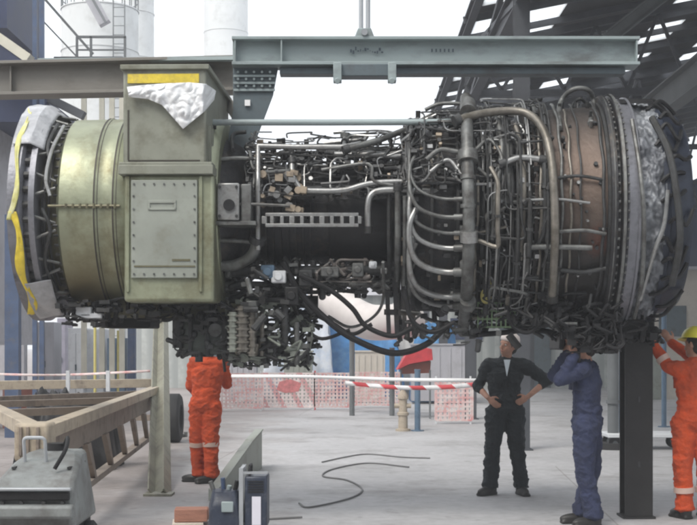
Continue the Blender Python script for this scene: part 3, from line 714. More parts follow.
mass(222,316,290,366,-.35,80,'gearbox_fittings',STEELD,34); GG = mat('accessory_green_grey',(.20,.22,.19),.55,.3,.3,7,.1,30); mass(226,312,300,366,-.42,90,'gearbox_fittings',GG,35,.35,.06); mass(228,262,305,350,-.45,22,'gearbox_fittings',TAN,36,.2,.06)
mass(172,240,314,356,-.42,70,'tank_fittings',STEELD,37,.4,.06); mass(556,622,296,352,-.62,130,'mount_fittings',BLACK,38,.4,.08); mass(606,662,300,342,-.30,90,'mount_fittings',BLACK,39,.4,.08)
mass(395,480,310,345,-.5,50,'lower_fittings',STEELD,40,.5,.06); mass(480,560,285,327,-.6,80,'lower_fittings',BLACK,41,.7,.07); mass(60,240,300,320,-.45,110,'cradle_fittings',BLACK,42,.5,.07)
for (a_,b_,yl,th,m2) in (((216,272),(384,270),-.30,.05,STEELD),((300,281),(398,283),-.2,.04,STEELM),((230,300),(318,302),-.1,.06,STEELD),((395,300),(560,304),.2,.10,BLACK),((216,284),(300,286),-.25,.035,STEELM)):
    B(MB().tube([FP(*a_,yl),FP(*b_,yl)],th,14),'header_pipe',m2)
for k,(x,y,w_,h_,m2) in enumerate(((279,277,.13,.11,WHITEC),(268,272,.12,.12,BPOLE2),(373,265,.07,.06,WHITEC),(384,271,.06,.05,STEEL),(330,272,.16,.09,STEELM),(306,278,.12,.14,STEELD),(292,296,.12,.16,BLACK),(358,270,.1,.12,STEELM),(252,312,.1,.2,STEELM))):
    c = FP(x,y,-.5); B(MB().box(c,(w_,.12,h_)).cyl(c+V((0,-.08,0)),c+V((0,.1,0)),min(w_,h_)*.35,14),'valve_body',m2,bevel=.012)
for x0_,y0_,x1_,y1_,th in ((233,312,233,352,.035),(243,306,243,352,.05),(252,308,252,356,.03)):
    mb = MB().cyl(FP(x0_,y0_,-.6),FP(x1_,y1_,-.6),th,16)
    for j in range(7): a_ = FP(x0_,y0_,-.6).lerp(FP(x1_,y1_,-.6),(j+.5)/7); mb.cyl(a_-V((0,0,.008)),a_+V((0,0,.008)),th*1.4,16)
    B(mb,'finned_cooler',mat('cooler_pale',(.34,.36,.31),.5,.3,.25,6) if x0_ == 233 else TAN)
# black hoses sagging below the core
for pp,yl,th in (([(283,262),(300,292),(325,318),(352,338),(392,353),(425,345),(446,326)],-.5,.028),([(300,275),(330,290),(352,308),(366,326),(392,336),(412,328)],-.6,.022),([(268,330),(300,312),(330,322),(352,334),(372,324)],-.3,.018),
                 ([(290,285),(295,310),(318,338),(350,330)],-.4,.016),([(216,300),(240,312),(268,300),(300,304)],-.5,.022),([(404,290),(412,320),(432,332),(455,322)],-.7,.02),([(505,300),(512,325),(530,332),(548,312)],-.6,.018)):
    B(MB().tube(catmull([FP(a_,b_,yl) for a_,b_ in pp],7), th, 8), 'hose', HOSE)
# dark bracket tower where core meets combustor underside
m_ = MB()
for x in (386,394,402,411): m_.bar(FP(x,262,-.35), FP(x+3,335,-.35), .04,.05)
m_.bar(FP(380,275,-.35),FP(418,276,-.35),.05,.06); m_.bar(FP(384,312,-.35),FP(420,313,-.35),.05,.05)
B(m_,'bracket_frame',DARK)
m_ = MB()
for k in range(9): m_.bar(FP(478+k*4.6,302,-.45), FP(478+k*4.6,328,-.45), .012)
for k in range(4): m_.bar(FP(478,303+k*8,-.452), FP(516,303+k*8,-.452), .012)
B(m_,'mesh_guard',GRATE)
B(MB().ell(FP(487,296,-.6),(.05,.04,.07)).ell(FP(489,284,-.6),(.02,.02,.06)).build if False else MB().ell(FP(486,296,-.6),(.05,.04,.07)).ell(FP(490,283,-.6),(.02,.02,.07)), 'yellow_plug', YELP)

# ================================================================== lifting gear
D = 6.9
lb = thing('lifting_beam', 'long blue-grey steel I-beam slung level above the engine', 'lifting beam', P(436,70,D))
xa, xb = P(233,50,D).x, P(637,50,D).x; z_ = lambda y: P(0,y,D).z
DY = D*K
m_ = MB(); m_.box(((xa+xb)/2,DY,z_(41)),(xb-xa,.26,.028)); m_.box(((xa+xb)/2,DY,z_(66)),(xb-xa,.26,.028)); m_.box(((xa+xb)/2,DY-.02,(z_(41)+z_(66))/2),(xb-xa,.02,z_(42.5)-z_(64.5)))
m_.build('i_beam', BEAMB, lb, bevel=.003)
m_ = MB()
for x in (236,282,634): X = P(x,50,D).x; m_.box((X,DY-.065,(z_(41)+z_(66))/2),(.012,.11,z_(42.7)-z_(64.3)))
m_.build('web_stiffener', BEAMB, lb)
m_ = MB(); m_.box(((P(280,0,D).x+xb-.12)/2,DY+.02,z_(72)),(xb-.12-P(280,0,D).x,.16,z_(69)-z_(75.5))); m_.build('lower_channel', BEAMD, lb, bevel=.003)
gp = MB().prism([P(233,68,D),P(278,68,D),P(273,95,D),P(252,150,D),P(226,152,D),P(233,110,D)], (0,.03,0)).build('gusset_plate', BEAMD, lb, bevel=.003)
m_ = MB()
for y in (72,79,86):
    for x in (238,246,254,262,270): m_.cyl(P(x,y,D-.03),P(x,y,D+.0),.012,8)
m_.build('gusset_bolts', BEAMB, gp)
m_ = MB().box(P(247.5,103,D-.01),(.05,.02,.055)); m_.build('bright_hole_patch', WHITE, gp)  # white patch painted in place of the bright hole through the plate
m_ = MB()
for y0 in (76,83,90): m_.bar(P(233.5,y0,D-.012),P(275,y0,D-.012),.012,.02)
m_.build('gusset_ribs', BEAMB, gp)
hb = MB().box(P(365,72,D-.08),(.52,.18,.11)).build('hanger_bracket', BEAMD, lb, bevel=.008)
m_ = MB()
for x in (337.5,392): m_.box(P(x,73,D-.12),(.075,.12,.17)); m_.cyl(P(x,81,D-.19),P(x,81,D-.04),.028,12)
m_.build('hanger_clamp', BEAMB, hb, bevel=.006)
m_ = MB(); rn = random.Random(5)
for k in range(14):
    x = 351+k*2.4; m_.box(P(x,50+rn.uniform(-1.5,2.5),D-.031),(rn.uniform(.006,.02),.002,rn.uniform(.008,.035)))
for k in range(6): m_.box(P(432+k*4.2,50.5,D-.031),(.014,.002,.03))
m_.build('worn_stencilling', MARK, lb)
hk = thing('crane_pendant', 'pale steel crane rod and shackle holding the middle of the blue-grey beam', 'crane hook', P(364,40,D))
m_ = MB().tube([P(361,36,D),P(361,-260,D)],.022,10).tube([P(368,36,D),P(368,-260,D)],.022,10); m_.build('rod', CHROME, hk)
MB().prism([P(354,38.5,D-.06),P(375,38.5,D-.06),P(371,28,D-.06),P(358,28,D-.06)],(0,.12,0)).build('shackle_block', BEAMB, hk, bevel=.006)
MB().cyl(P(364.5,32,D-.09),P(364.5,32,D+.09),.03,12).build('shackle_pin', CHROME, hk)
D2 = 7.7
b2 = thing('girder', 'brown-grey steel girder crossing at upper left, lower than the blue-grey beam', 'girder', P(110,98,D2))
MB().ibeam(P(-70,82,D2),P(236,75.5,D2-.25),.28,.345,.03,.02).build('i_beam', BEAMG, b2, bevel=.003)
m_ = MB()
for x in (12,70,118): m_.bar(P(x,67,D2-.08),P(x,93,D2-.08),.014,.12,(0,1,0))
m_.build('web_stiffener', BEAMG, b2)
MB().bar(P(40,61,D2-.05),P(236,59,D2-.35),.10,.035).build('top_cleat', BEAMB, b2)
st_ = thing('diagonal_stay', 'dark steel flat stay sloping from the blue-grey beam down behind the duct box', 'stay', P(236,116,7.2))
MB().bar(P(200,62,7.5),P(238,118,7.1),.03,.10,(1,0,.6)).build('flat_bar', BEAMG, st_)
MB().cyl(P(237,116,7.0),P(237,116,7.2),.03,10).build('pin', CHROME, st_)

# ================================================================== props under the engine
ps = thing('support_post', 'olive-grey steel channel post standing under the drum by the trailer', 'post', G(159,495))
pb = G(159,495); D3 = pb.y
m_ = MB(); t_ = P(161,318,D3)
m_.bar(pb+V((-.075,0,.01)), t_+V((-.085,0,0)), .018,.14,(0,1,0)); m_.bar(pb+V((.085,0,.01)), t_+V((.085,0,0)), .018,.14,(0,1,0)); m_.bar(pb+V((0,.02,.01)), t_+V((0,.02,0)), .155,.012,(0,1,0))
m_.build('channel', POSTG, ps)
MB().box(pb+V((0,0,.012)),(.30,.26,.024)).build('base_plate', POSTG, ps); MB().box(t_+V((0,-.2,.01)),(.34,.7,.03)).build('cap_plate', POSTG, ps)
pk = thing('support_post', 'thick black steel post standing under the foil-wrapped end of the engine', 'post', G(636,517))
pb = G(636,517); zt = 1.93
m_ = MB(); m_.box(pb+V((0,-.115,zt/2)),(.255,.022,zt)); m_.box(pb+V((0,.115,zt/2)),(.255,.022,zt)); m_.box(pb+V((0,0,zt/2)),(.02,.208,zt)); m_.build('column_section', POSTB, pk)
MB().box(pb+V((0,0,.012)),(.3,.3,.02)).build('base_plate', POSTB, pk)
m_ = MB()
for z in (.5,1.1): m_.box(pb+V((0,-.131,z)),(.02,.008,.05))
m_.build('bolt_head', STEELD, pk)

# ================================================================== shed on the right
RS = .20; RX0 = 2.35; RZ0 = 8.2
def rz(x): return RZ0+RS*(x-RX0)
sh = thing('open_shed', 'tall dark open-sided steel shed with roof skylights on the right', 'shed', (2.66,12*K,0))
KY = K
xc = [2.35,2.62,3.25,3.72,4.5,5.35,6.15,7.2,8.0,9.2,10.0,10.5,11.3,12.6,13.4,15]
yc = [y*K for y in (4,9,13.9,14.7,15.4,16.9,17.8,18.9,19.8,22.2,24.6,27,30,32.5,38,44)]
skx = {1,3,5,7,9,11,13}; sky_ = {2,4,6,8,10,12}
rm = MB(); sk = MB(); rn = random.Random(4)
for i in range(len(xc)-1):
    for j in range(len(yc)-1):
        a_,b_,c_,d_ = xc[i],xc[i+1],yc[j],yc[j+1]
        q4 = [V((a_,c_,rz(a_))),V((b_,c_,rz(b_))),V((b_,d_,rz(b_))),V((a_,d_,rz(a_)))]
        if i in skx and j in sky_ and not (j == 2 and i in (5,)) and not (i == 5 and j == 4):
            MB().add([p-V((0,0,.01)) for p in q4],[(0,1,2,3)]).build('skylight', SKYL, sh, solid=.01)
        else: rm.prism(q4,(0,0,.05))
rm.build('roof', ROOFM, sh); 
m_ = MB()
for y in [(4+1.0*k)*K for k in range(40)]: m_.bar((2.3,y,rz(2.3)-.10),(15,y,rz(15)-.10),.06,.14)
m_.build('purlins', SHEDS, sh)
cols = [y*K for y in (11.45,16.2,20.9,25.6,30.3,35)]
for y in cols:
    m_ = MB(); zc = rz(2.64)-.2
    m_.box((2.64,y-.11,zc/2),(.23,.016,zc)); m_.box((2.64,y+.11,zc/2),(.23,.016,zc)); m_.box((2.64,y,zc/2),(.014,.204,zc))
    m_.box((2.64,y,.01),(.32,.32,.02)); m_.build('column', SHEDS, sh)
for y in cols:
    m_ = MB(); n_ = 9; L0,L1 = 2.64,14.8
    m_.bar((L0,y,rz(L0)-.25),(L1,y,rz(L1)-.25),.14,.14); m_.bar((L0,y,rz(L0)-1.25),(L1,y,rz(L0)-1.05),.14,.14)
    for k in range(n_):
        a_ = L0+(L1-L0)*k/n_; b_ = L0+(L1-L0)*(k+.5)/n_; c_ = L0+(L1-L0)*(k+1)/n_
        m_.bar((a_,y,rz(a_)-.3),(b_,y,rz(L0)-1.15),.07); m_.bar((b_,y,rz(L0)-1.15),(c_,y,rz(c_)-.3),.07)
    m_.build('truss', SHEDS, sh)
m_ = MB()
m_.ibeam((2.64,9*K,7.0),(2.64,43*K,7.0),.2,.4); m_.ibeam((2.40,9*K,rz(2.4)-.18),(2.40,43*K,rz(2.4)-.18),.15,.25)
for k in range(len(cols)-1):
    y = cols[k]; m_.bar((2.64,y,6.9),(2.64,cols[k+1],rz(2.64)-.3),.09); m_.bar((2.64,y,rz(2.64)-.3),(2.64,cols[k+1],6.9),.09)
m_.build('eave_girder', SHEDS, sh)
m_ = MB(); m_.ibeam((6.2,10.5*K,6.4),(6.2,43*K,6.4),.3,.55,.03,.02); m_.build('crane_rail', SHEDL, sh)
# diagonal light beam near upper right
m_ = MB(); m_.ibeam(P(606,40,11.4),P(672,-12,11.4),.16,.26); m_.build('knee_brace', SHEDL, sh)
m_ = MB()
for y,x in ((13*K,8.2),(20*K,9.6)):
    for dx in (0,.5): m_.bar((x+dx,y,0),(x+dx,y,rz(x)-.3),.07)
    for k in range(22): m_.bar((x,y,.3+k*.4),(x+.5,y,.3+(k+1-.0)*.4),.035) if k % 2 else m_.bar((x+.5,y,.3+k*.4),(x,y,.3+(k+1)*.4),.035)
m_.build('lattice_column', REDST, sh)
for x,y in ((6.2,16.2*K),(6.2,25.6*K),(12,20.9*K)): MB().box((x,y,3.2),(.25,.25,6.4)).build('inner_column', SHEDS, sh)
MB().box((10.4,41*K,6.3),(9,.1,6.2)).build('end_wall', NAVY, sh); MB().box((15.1,24*K,5.8),(.1,66,6)).build('side_wall', NAVY, sh)

# ================================================================== background
ws = thing('sky_blocker', 'unseen dark hall added behind the camera to block sky light', 'building', (0,-14,0))  # unseen hall, added to cut frontal sky light and darken metal reflections
MB().box((0,-18,6),(60,8,12)).build('wall', mat('blocker_cladding',(.05,.05,.055),.8,0,.2,1), ws); MB().box((0,-18,12.1),(61,9,.2)).build('roof', ROOFM, ws)  # wall and roof of the added unseen sky blocker
for x in (-16,0,16): MB().box((x,-13.96,2.6),(5,.08,5.2)).build('door', BEAMD, ws)
wh = thing('warehouse', 'long pale corrugated warehouse behind the yard, below engine level', 'warehouse', (0,30*K,0)); O_ = 28*K-28
MB().box((4,31+O_,1.75),(24,6,3.5)).build('wall', PALEB, wh); MB().prism([(-8.2,27.7+O_,3.45),(-8.2,31+O_,4.1),(-8.2,34.3+O_,3.45)],(24.4,0,0)).build('roof', GREYW, wh)
for x,m2 in ((-4.5,BEAMD),(2.2,GREYW),(6.6,BEAMD)): MB().box((x,27.98+O_,1.3),(1.9,.06,2.6)).build('door', m2, wh)
for x in (-1.5,4.4,9.2): 
    o = MB().box((x,27.97+O_,2.2),(1.2,.06,.8)).build('window', NAVY, wh)
bg2 = thing('site_office', 'pale beige block building beyond the worker in orange at far right', 'building', (10,24*K,0)); O_ = 22*K-22
MB().box((11.0,24+O_,1.9),(5.0,4,3.8)).build('wall', BEIGEW, bg2); MB().box((11.0,24+O_,3.85),(5.3,4.3,.1)).build('roof', GREYW, bg2)
for x in (9.5,11.2,12.6): MB().box((x,21.98+O_,2.3),(.8,.05,.9)).build('window', BEAMD, bg2)
MB().box((8.9,21.98+O_,1.0),(.8,.06,2.0)).build('door', PANEL, bg2)

def silo(name,label,px,D_,wpx,ytop,m2,cone=18,stub=True):
    D_ = D_*K; x = (px-CX)/F*D_; r = wpx/2/F*D_; zt = CH+(HY-ytop)/F*D_; s = thing(name,label,'silo',(x,D_,0))
    MB().lathe([(0,r),(zt,r)],48,ax='z',c=(x,D_,0)).build('shell', m2, s)
    MB().lathe([(zt,r*1.02),(zt+.05,r*1.02),(zt+cone/F*D_,.3),(zt+cone/F*D_+.3,.3),(zt+cone/F*D_+.3,0)],48,ax='z',c=(x,D_,0)).build('cone_top', m2, s)
    m_ = MB()
    for k in range(1,9): z = zt*k/9; m_.lathe([(z-.04,r+.005),(z-.03,r+.035),(z+.03,r+.035),(z+.04,r+.005)],48,ax='z',c=(x,D_,0))
    m_.build('hoop', m2, s); return s,x,r,zt
s,x,r,zt = silo('storage_silo','wide white storage silo at upper left with ladder and rail',100,34,76,12,SILO)
m_ = MB()
for dx in (-.25,.25): m_.bar((x+dx+1.2,34*K-r-.2,0),(x+dx+1.2,34*K-r-.2,zt),.05)
for k in range(50): m_.bar((x+.95,34*K-r-.2,.4*k),(x+1.45,34*K-r-.2,.4*k),.03)
m_.build('ladder', SHEDL, s)
m_ = MB()
for k in range(24):
    t = 2*PI*k/24; m_.bar((x+r*math.cos(t),34*K+r*math.sin(t),zt),(x+r*math.cos(t),34*K+r*math.sin(t),zt+1.0),.04)
for z in (.5,1.0): m_.tube([(x+r*math.cos(2*PI*k/24),34*K+r*math.sin(2*PI*k/24),zt+z) for k in range(25)],.025,5)
m_.build('guard_rail', SHEDL, s)
silo('storage_silo','taller pale silo partly hidden behind the wide white silo',132,44,44,-30,SILO)
silo('storage_silo','faint distant pale silo standing just left of the blue-grey beam end',226,60,44,-8,SILO)
ch = thing('chute', 'grey sloping conveyor chute in front of the white silo', 'chute', P(104,24,30))
MB().bar(P(84,-14,30),P(105,24,30),.45,.45).build('trough', GREYW, ch); MB().bar(P(84,-16,29.7),P(106,23,29.7),.08,.1).build('rail', SHEDL, ch)
# access platform with railing and stair
D4 = 15
pf = thing('access_platform', 'steel access platform with thin handrails and stair in front of the silo', 'platform', P(100,62,D4))
m_ = MB()
for x in (77,91,125): m_.bar(P(x,37,D4),P(x,66,D4),.045)
m_.bar(P(77,37,D4),P(126,37,D4),.045); m_.bar(P(77,50,D4),P(126,50,D4),.03)
m_.bar(P(42,-4,D4),P(93,54,D4),.05); m_.bar(P(42,20,D4),P(78,58,D4),.03); m_.build('handrail', SHEDL, pf)
m_ = MB(); m_.box(P(96,68,D4+.6),(1.4,1.6,.12)); m_.build('deck', SHEDS, pf)
m_ = MB()
for x in (84,102,112,122): m_.bar(P(x,70,D4+.3),P(x,380,D4+.3)*1.0,.10)
m_.v = [V((v_.x,v_.y,max(0,v_.z))) for v_ in m_.v]
m_.build('leg', CREAM, pf)
# process structure at far left: blue columns, decks, cladding
D5 = 13
pu = thing('process_building', 'blue-columned plant building at the far left edge with navy and grey cladding', 'building', (P(0,440,D5+2).x,(D5+2)*K,0))
for x in (35,42): MB().bar(V((P(x,0,D5).x,D5*K,0)),P(x,-90,D5),.075,.075).build('column', BPOLE, pu)
MB().bar(V((P(13,0,D5).x,D5*K,0)),P(13,215,D5),.24,.2,(0,1,0)).build('column', BPOLE, pu)
MB().bar(V((P(132,0,D5+4).x,(D5+4)*K,0)),P(132,110,D5+4),.17,.17).build('column', BPOLE, pu)
def pane(x0,x1,y0,y1,d,dep,m2,name): 
    a_ = P(x0,y0,d); b_ = P(x1,y1,d); d = a_.y; return MB().box(((a_.x+b_.x)/2,d+dep/2,(a_.z+b_.z)/2),(b_.x-a_.x,dep,a_.z-b_.z)).build(name, m2, pu)
pane(-90,7,-60,28,D5+1,3,NAVY,'cladding'); pane(7.3,24,-60,64,D5+2,.4,GREYW,'cladding')
pane(-90,-2,120,345,D5+.6,3,GREYW,'cladding'); pane(-90,46,98,122,D5+.2,2.5,NAVY,'deck_edge'); pane(-60,24,122,399,D5+3.3,.3,GREYW,'cladding')
MB().bar(P(-30,18,D5-.2),P(30,60,D5-.2),.3,.16,(0,0,1)).build('cream_stringer', CREAM, pu); MB().bar(P(-30,34,D5-.1),P(34,74,D5-.1),.6,.26,(0,0,1)).build('stair_flight', NAVY, pu)
MB().bar(P(40,94,D5+.3),P(84,116,D5+.3),.2,.14).build('brace', SHEDS, pu)
# cabinets
def cab(x0,x1,ytop,d,dep,m2,label,name='cabinet',cat='cabinet',grp=None):
    a_ = P(x0,ytop,d); b_ = P(x1,ytop,d); d = a_.y; w_ = b_.x-a_.x; c = thing(name,label,cat,((a_.x+b_.x)/2,d,0),group=grp)
    MB().box(((a_.x+b_.x)/2,d+dep/2,a_.z/2),(w_,dep,a_.z)).build('body', m2, c, bevel=.01)
    m_ = MB().box(((a_.x+b_.x)/2-w_*.24,d-.012,a_.z*.52),(w_*.42,.02,a_.z*.84)); m_.build('door', m2, c, bevel=.004)
    m_ = MB().box(((a_.x+b_.x)/2+w_*.24,d-.012,a_.z*.52),(w_*.42,.02,a_.z*.84)); m_.build('door', m2, c, bevel=.004)
    MB().box(((a_.x+b_.x)/2,d-.035,a_.z*.55),(.03,.03,.14)).build('handle', MARK, c)
    return c
cab(36,54,322,17,.8,GREYW,'greyish cabinet nearest the blue column behind the trailer')
cab(57,66,318,18,.8,mat('violet_grey',(.42,.40,.47),.6),'narrow violet-grey cabinet between the grey and white ones behind the trailer')
cab(68,84,328,17,.8,WHITEC,'white steel cabinet left of the yellow pole behind the trailer')
cab(85.5,105,329,17.2,.8,WHITEC,'white steel cabinet right behind the yellow pole beyond the trailer')
cab(107,126,338,17,.6,BPOLE2,'blue-grey cabinet between the white cabinets and the rear blue column')
c = thing('oil_drum','dark red drum standing by the blue column at the left edge','drum',P(18,425,14.5))
x = P(18,0,14.5).x
MB().lathe([(0,0),(0,.29),(.3,.29),(.31,.30),(.33,.29),(.6,.29),(.61,.3),(.63,.29),(.9,.29),(.9,0)],24,ax='z',c=(x,14.5*K,.0)).build('shell',WRED,c); MB().cyl((x+.15,14.5*K,.9),(x+.15,14.5*K,.92),.03,8).build('bung',SHEDL,c)
for x,d,l in ((95,12.6,'yellow pole standing in front of the white cabinets'),(118,15.5,'yellow pole standing in front of the blue-grey cabinet')):
    p_ = P(x,0,d); d = p_.y; t = thing('marker_pole',l,'pole',(p_.x,d,0)); MB().tube([(p_.x,d,0),(p_.x,d,1.9)],.024,8).build('pole',YELP,t); MB().cyl((p_.x,d,0),(p_.x,d,.04),.14,14).build('base',SHEDL,t)
# pipe rack crossing behind the engine's core underside: pale ducts, tarpaulins
dk = thing('air_duct','thick pale pinkish tank-like duct showing under the engine core beyond the hoses','duct',G(370,415))
MB().tube(catmull([P(322,296,17.5),P(338,304,17.2),P(352,314,17),P(370,322,16.8),P(392,322,16.8),P(414,320,17)],8),.40,24).build('bend',DUCTW,dk)
m_ = MB()
for x,y in ((352,300),(392,330)): a_ = P(x,y,17); m_.tube([a_+V((0,-.0,-.4)),V((a_.x,17*K,0))],.06,8)
m_.build('leg',SHEDL,dk)
def heap(name,label,cat,x0,x1,ytop,d,dep,m2,sd,sag=.2,skew=0):
    a_ = P(x0,ytop,d); b_ = P(x1,ytop,d); d = a_.y; zt = a_.z; cx = (a_.x+b_.x)/2; hw = (b_.x-a_.x)/2
    def f(u,v_):
        t = u*2-1; s_ = v_*2-1
        ex = max(abs(t),abs(s_)); top = 1-max(0,(ex-.62)/.38)**2.2
        n1 = noise.noise(V((u*5+sd,v_*5,1)))
        z = max(.0, zt*top*(1-skew*(t+1)/2)*(1-sag*abs(n1))+ (.12*noise.noise(V((u*13,v_*11,sd))) if top > .05 else 0))
        return V((cx+t*hw*(1+.06*n1), d+dep/2+s_*dep/2*(1+.05*n1), z))
    return tag(MB().grid(44,30,f).build(name,m2,solid=.01), label, cat)
heap('tarpaulin','bright blue tarpaulin over stacked goods behind the barrier fence','tarpaulin',300,406,308,22.4,2.6,TARPB,3,.3,.1)
heap('tarpaulin','pale blue-white tarpaulin over a tall stack under the engine core','tarpaulin',262,334,276,21.5,2.5,TARPW,8,.25,.1)
heap('tarpaulin','small bright blue tarpaulin behind the red cover, below the curved fuel pipes','tarpaulin',412,462,322,21,2,TARPB,5,.3,0)
heap('tarpaulin','off-white covering over a low stack between blue tarpaulins','tarpaulin',388,424,303,23.5,2,mat('tarp_offwhite',(.60,.58,.55),.6,0,.15,3,.2,8),11,.2,0)
# misc crates under the gearbox region
for i,(x0,x1,yt,d,m2,l) in enumerate(((228,256,352,20.4,GREYW,'grey steel bin behind the barrier, left of the speckled panels'),(284,312,352,20.6,PANEL,'green-grey steel bin behind the barrier beside the blue tarpaulin'),(355,385,352,20.8,BEIGEW,'beige bin behind the tape in front of the blue tarpaulin'),(412,466,345,20.4,GREYW,'wide grey bin beyond the red canopy near the dark shed column'))):
    a_ = P(x0,yt,d); b_ = P(x1,yt,d); d = a_.y; c = thing('storage_bin',l,'bin',((a_.x+b_.x)/2,d,0))
    w_ = b_.x-a_.x; cx = (a_.x+b_.x)/2; zt = a_.z
    m_ = MB().box((cx,d,zt/2+.04),(w_,.04,zt-.08)).box((cx,d+.8,zt/2+.04),(w_,.04,zt-.08)).box((cx-w_/2+.02,d+.4,zt/2+.04),(.04,.76,zt-.08)).box((cx+w_/2-.02,d+.4,zt/2+.04),(.04,.76,zt-.08)); m_.build('side',m2,c)
    MB().box((cx,d+.4,zt+.02),(w_+.06,.9,.04)).build('lid',m2,c)
    m_ = MB()
    for k in range(5): m_.box((cx-w_/2+w_*(k+.5)/5,d-.03,zt/2),(.05,.025,zt-.16))
    m_.build('rib',m2,c)
# red cover
rc = thing('red_canopy','small red sloping canopy on legs behind the barrier tape','canopy',G(415,418))
D6 = 16.2
MB().prism([P(397,370,D6),P(409,350,D6),P(418,346,D6),P(432,349,D6),P(433,360,D6),P(410,364,D6)],(0,.9,0)).build('cover',REDT,rc,bevel=.01)
MB().prism([P(400,368.5,D6+.1),P(411,364,D6+.1),P(431,361,D6+.1),P(430,373,D6+.1),P(402,374,D6+.1)],(0,.6,0)).build('skirt',WRED,rc)
for x in (401,430): a_ = P(x,370,D6+.1); MB().bar(a_,V((a_.x,a_.y,0)),.04).build('leg',SHEDL,rc)
# barrier panels
bpan = None
for i,(x0,x1,yb,m2,l) in enumerate(((222,262,411,NETP,'first speckled red and white net panel from the orange legs'),(263,314,410,NET,'red-chequered net panel in the middle of the barrier row'),(315,352,410,NETP,'net panel with a red patch just left of the leaning post'),(353,399,408,NETP,'faint net panel nearest the beige standpipe'),(436,472,424,NETP,'pale net panel right of the blue pole'))):
    a_ = G(x0,yb); b_ = G(x1,yb); c = thing('barrier_fence',l,'barrier',(a_+b_)/2,group='red and white barrier panels across the yard'); h = .92
    w_ = b_.x-a_.x; cx = (a_.x+b_.x)/2; d = a_.y; net = MB()
    nx = int(w_/.09); nz = 9
    for k in range(nx+1): net.box((a_.x+w_*k/nx,d,h/2+.04),(.062,.008,h-.08))
    for k in range(nz+1): net.box((cx,d-.007,.08+(h-.1)*k/nz),(w_,.006,.04))
    net.build('net', m2, c)
    for X in (a_.x,b_.x-.03): MB().bar((X,d+.02,0),(X,d+.02,h+.05),.035).build('post',REDT if i == 2 else WHITEC,c)
    if i in (1,): 
        m_ = MB()
        m_.prism([(cx-.30,d-.016,.50),(cx-.22,d-.016,.70),(cx+.05,d-.016,.76),(cx+.32,d-.016,.66),(cx+.25,d-.016,.46),(cx-.08,d-.016,.42)],(0,.004,0))
        m_.build('red_patch',mat('faded_red',(.58,.20,.20),.8,0,.3,12),c)
def ribbon(name,label,pts,w_,m2,cat='tape'):
    c = catmull(pts,12); n_ = len(c)-1
    def f(u,v_):
        i = u*n_; k = min(n_-1,int(i)); p = c[k].lerp(c[k+1],i-k); tw = .35*math.sin(u*11)
        return p+V((0,math.sin(tw)*w_*(v_-.5),math.cos(tw)*w_*(v_-.5)))
    return tag(MB().grid(n_*2,2,f).build(name,m2,solid=.002),label,cat)
ribbon('barrier_tape','plain white barrier tape stretched across to the man in black',[P(214,376,11),P(300,376.5,10.3),P(400,379.5,9.2),P(484,380.5,8.25)],.045,WHITE)
ribbon('barrier_tape','red and white striped tape hanging just under the white tape',[P(345,383,9.9),P(400,387.5,9.2),P(445,387,8.7),P(482,384,8.2)],.055,TAPE)
ribbon('barrier_tape','thin pale tape stretched along the yard behind the trailer',[P(-10,374,12.5),P(60,375,12.5),P(150,371,12.2)],.04,NETP)
# blue pole and beige standpipe
b0 = G(417.5,431); t = thing('short_pole','short blue-grey steel pole beside the beige standpipe','pole',b0)
MB().tube([b0,b0+V((0,0,1.12))],.055,14).build('tube',BPOLE2,t); MB().cyl(b0,b0+V((0,0,.02)),.12,16).build('base',BPOLE2,t); MB().cyl(b0+V((0,0,1.12)),b0+V((0,0,1.15)),.06,14).build('cap',BPOLE2,t)
b0 = G(403,431); t = thing('standpipe','stubby beige standpipe with valve left of the short blue pole','standpipe',b0)
MB().lathe([(0,0),(0,.14),(.04,.14),(.05,.09),(.28,.085),(.3,.11),(.34,.11),(.36,.08),(.58,.075),(.6,.10),(.66,.10),(.74,.05),(.80,.02),(.80,0)],20,ax='z',c=b0).build('body',STAND,t)
MB().cyl(b0+V((-.16,0,.47)),b0+V((.15,0,.47)),.045,12).build('outlet',STAND,t); MB().cyl(b0+V((0,0,.80)),b0+V((0,0,.84)),.07,12).build('handwheel',STAND,t)
# pallet truck behind people
b0 = G(655,450); t = thing('flat_trolley','low flat trolley with dark wheels behind the black post','trolley',b0)
MB().box(b0+V((-.1,.3,.22)),(1.25,.7,.06)).build('deck',WHITEC,t,bevel=.01)
for dx in (-.6,.4):
    for dy in (.05,.55):
        w_ = MB().cyl(b0+V((dx,dy-.03,.10)),b0+V((dx,dy+.03,.10)),.10,16).build('wheel',RUBBER,t); MB().cyl(b0+V((dx,dy-.034,.10)),b0+V((dx,dy+.034,.10)),.04,10).build('hub',SHEDL,w_)
MB().tube(fillet([b0+V((.5,.1,.25)),b0+V((.62,.1,.9)),b0+V((.62,.5,.9)),b0+V((.5,.5,.25))]),.018,8).build('handle',SHEDL,t)
b0 = G(613,449); t = thing('pipe_stand','grey vertical pipe on a dark base between the man in blue and the black post','pipe stand',b0)
MB().tube([b0,b0+V((0,0,2.6))],.085,16).build('pipe',SHEDL,t); MB().tube([b0+V((.14,.1,0)),b0+V((.14,.1,2.6))],.03,10).build('conduit',BPOLE2,t); MB().cyl(b0,b0+V((0,0,.10)),.25,20).build('base',RUBBER,t)
for z in (.7,1.5): MB().cyl(b0+V((0,0,z)),b0+V((0,0,z+.05)),.11,16).build('collar',SHEDL,t)
b0 = G(664,427); t = thing('short_pole','tall thin blue pole between the black post and the worker in orange at right','pole',b0)
MB().tube([b0,b0+V((0,0,3.2))],.05,12).build('tube',BPOLE2,t); MB().cyl(b0,b0+V((0,0,.02)),.12,16).build('base',BPOLE2,t)

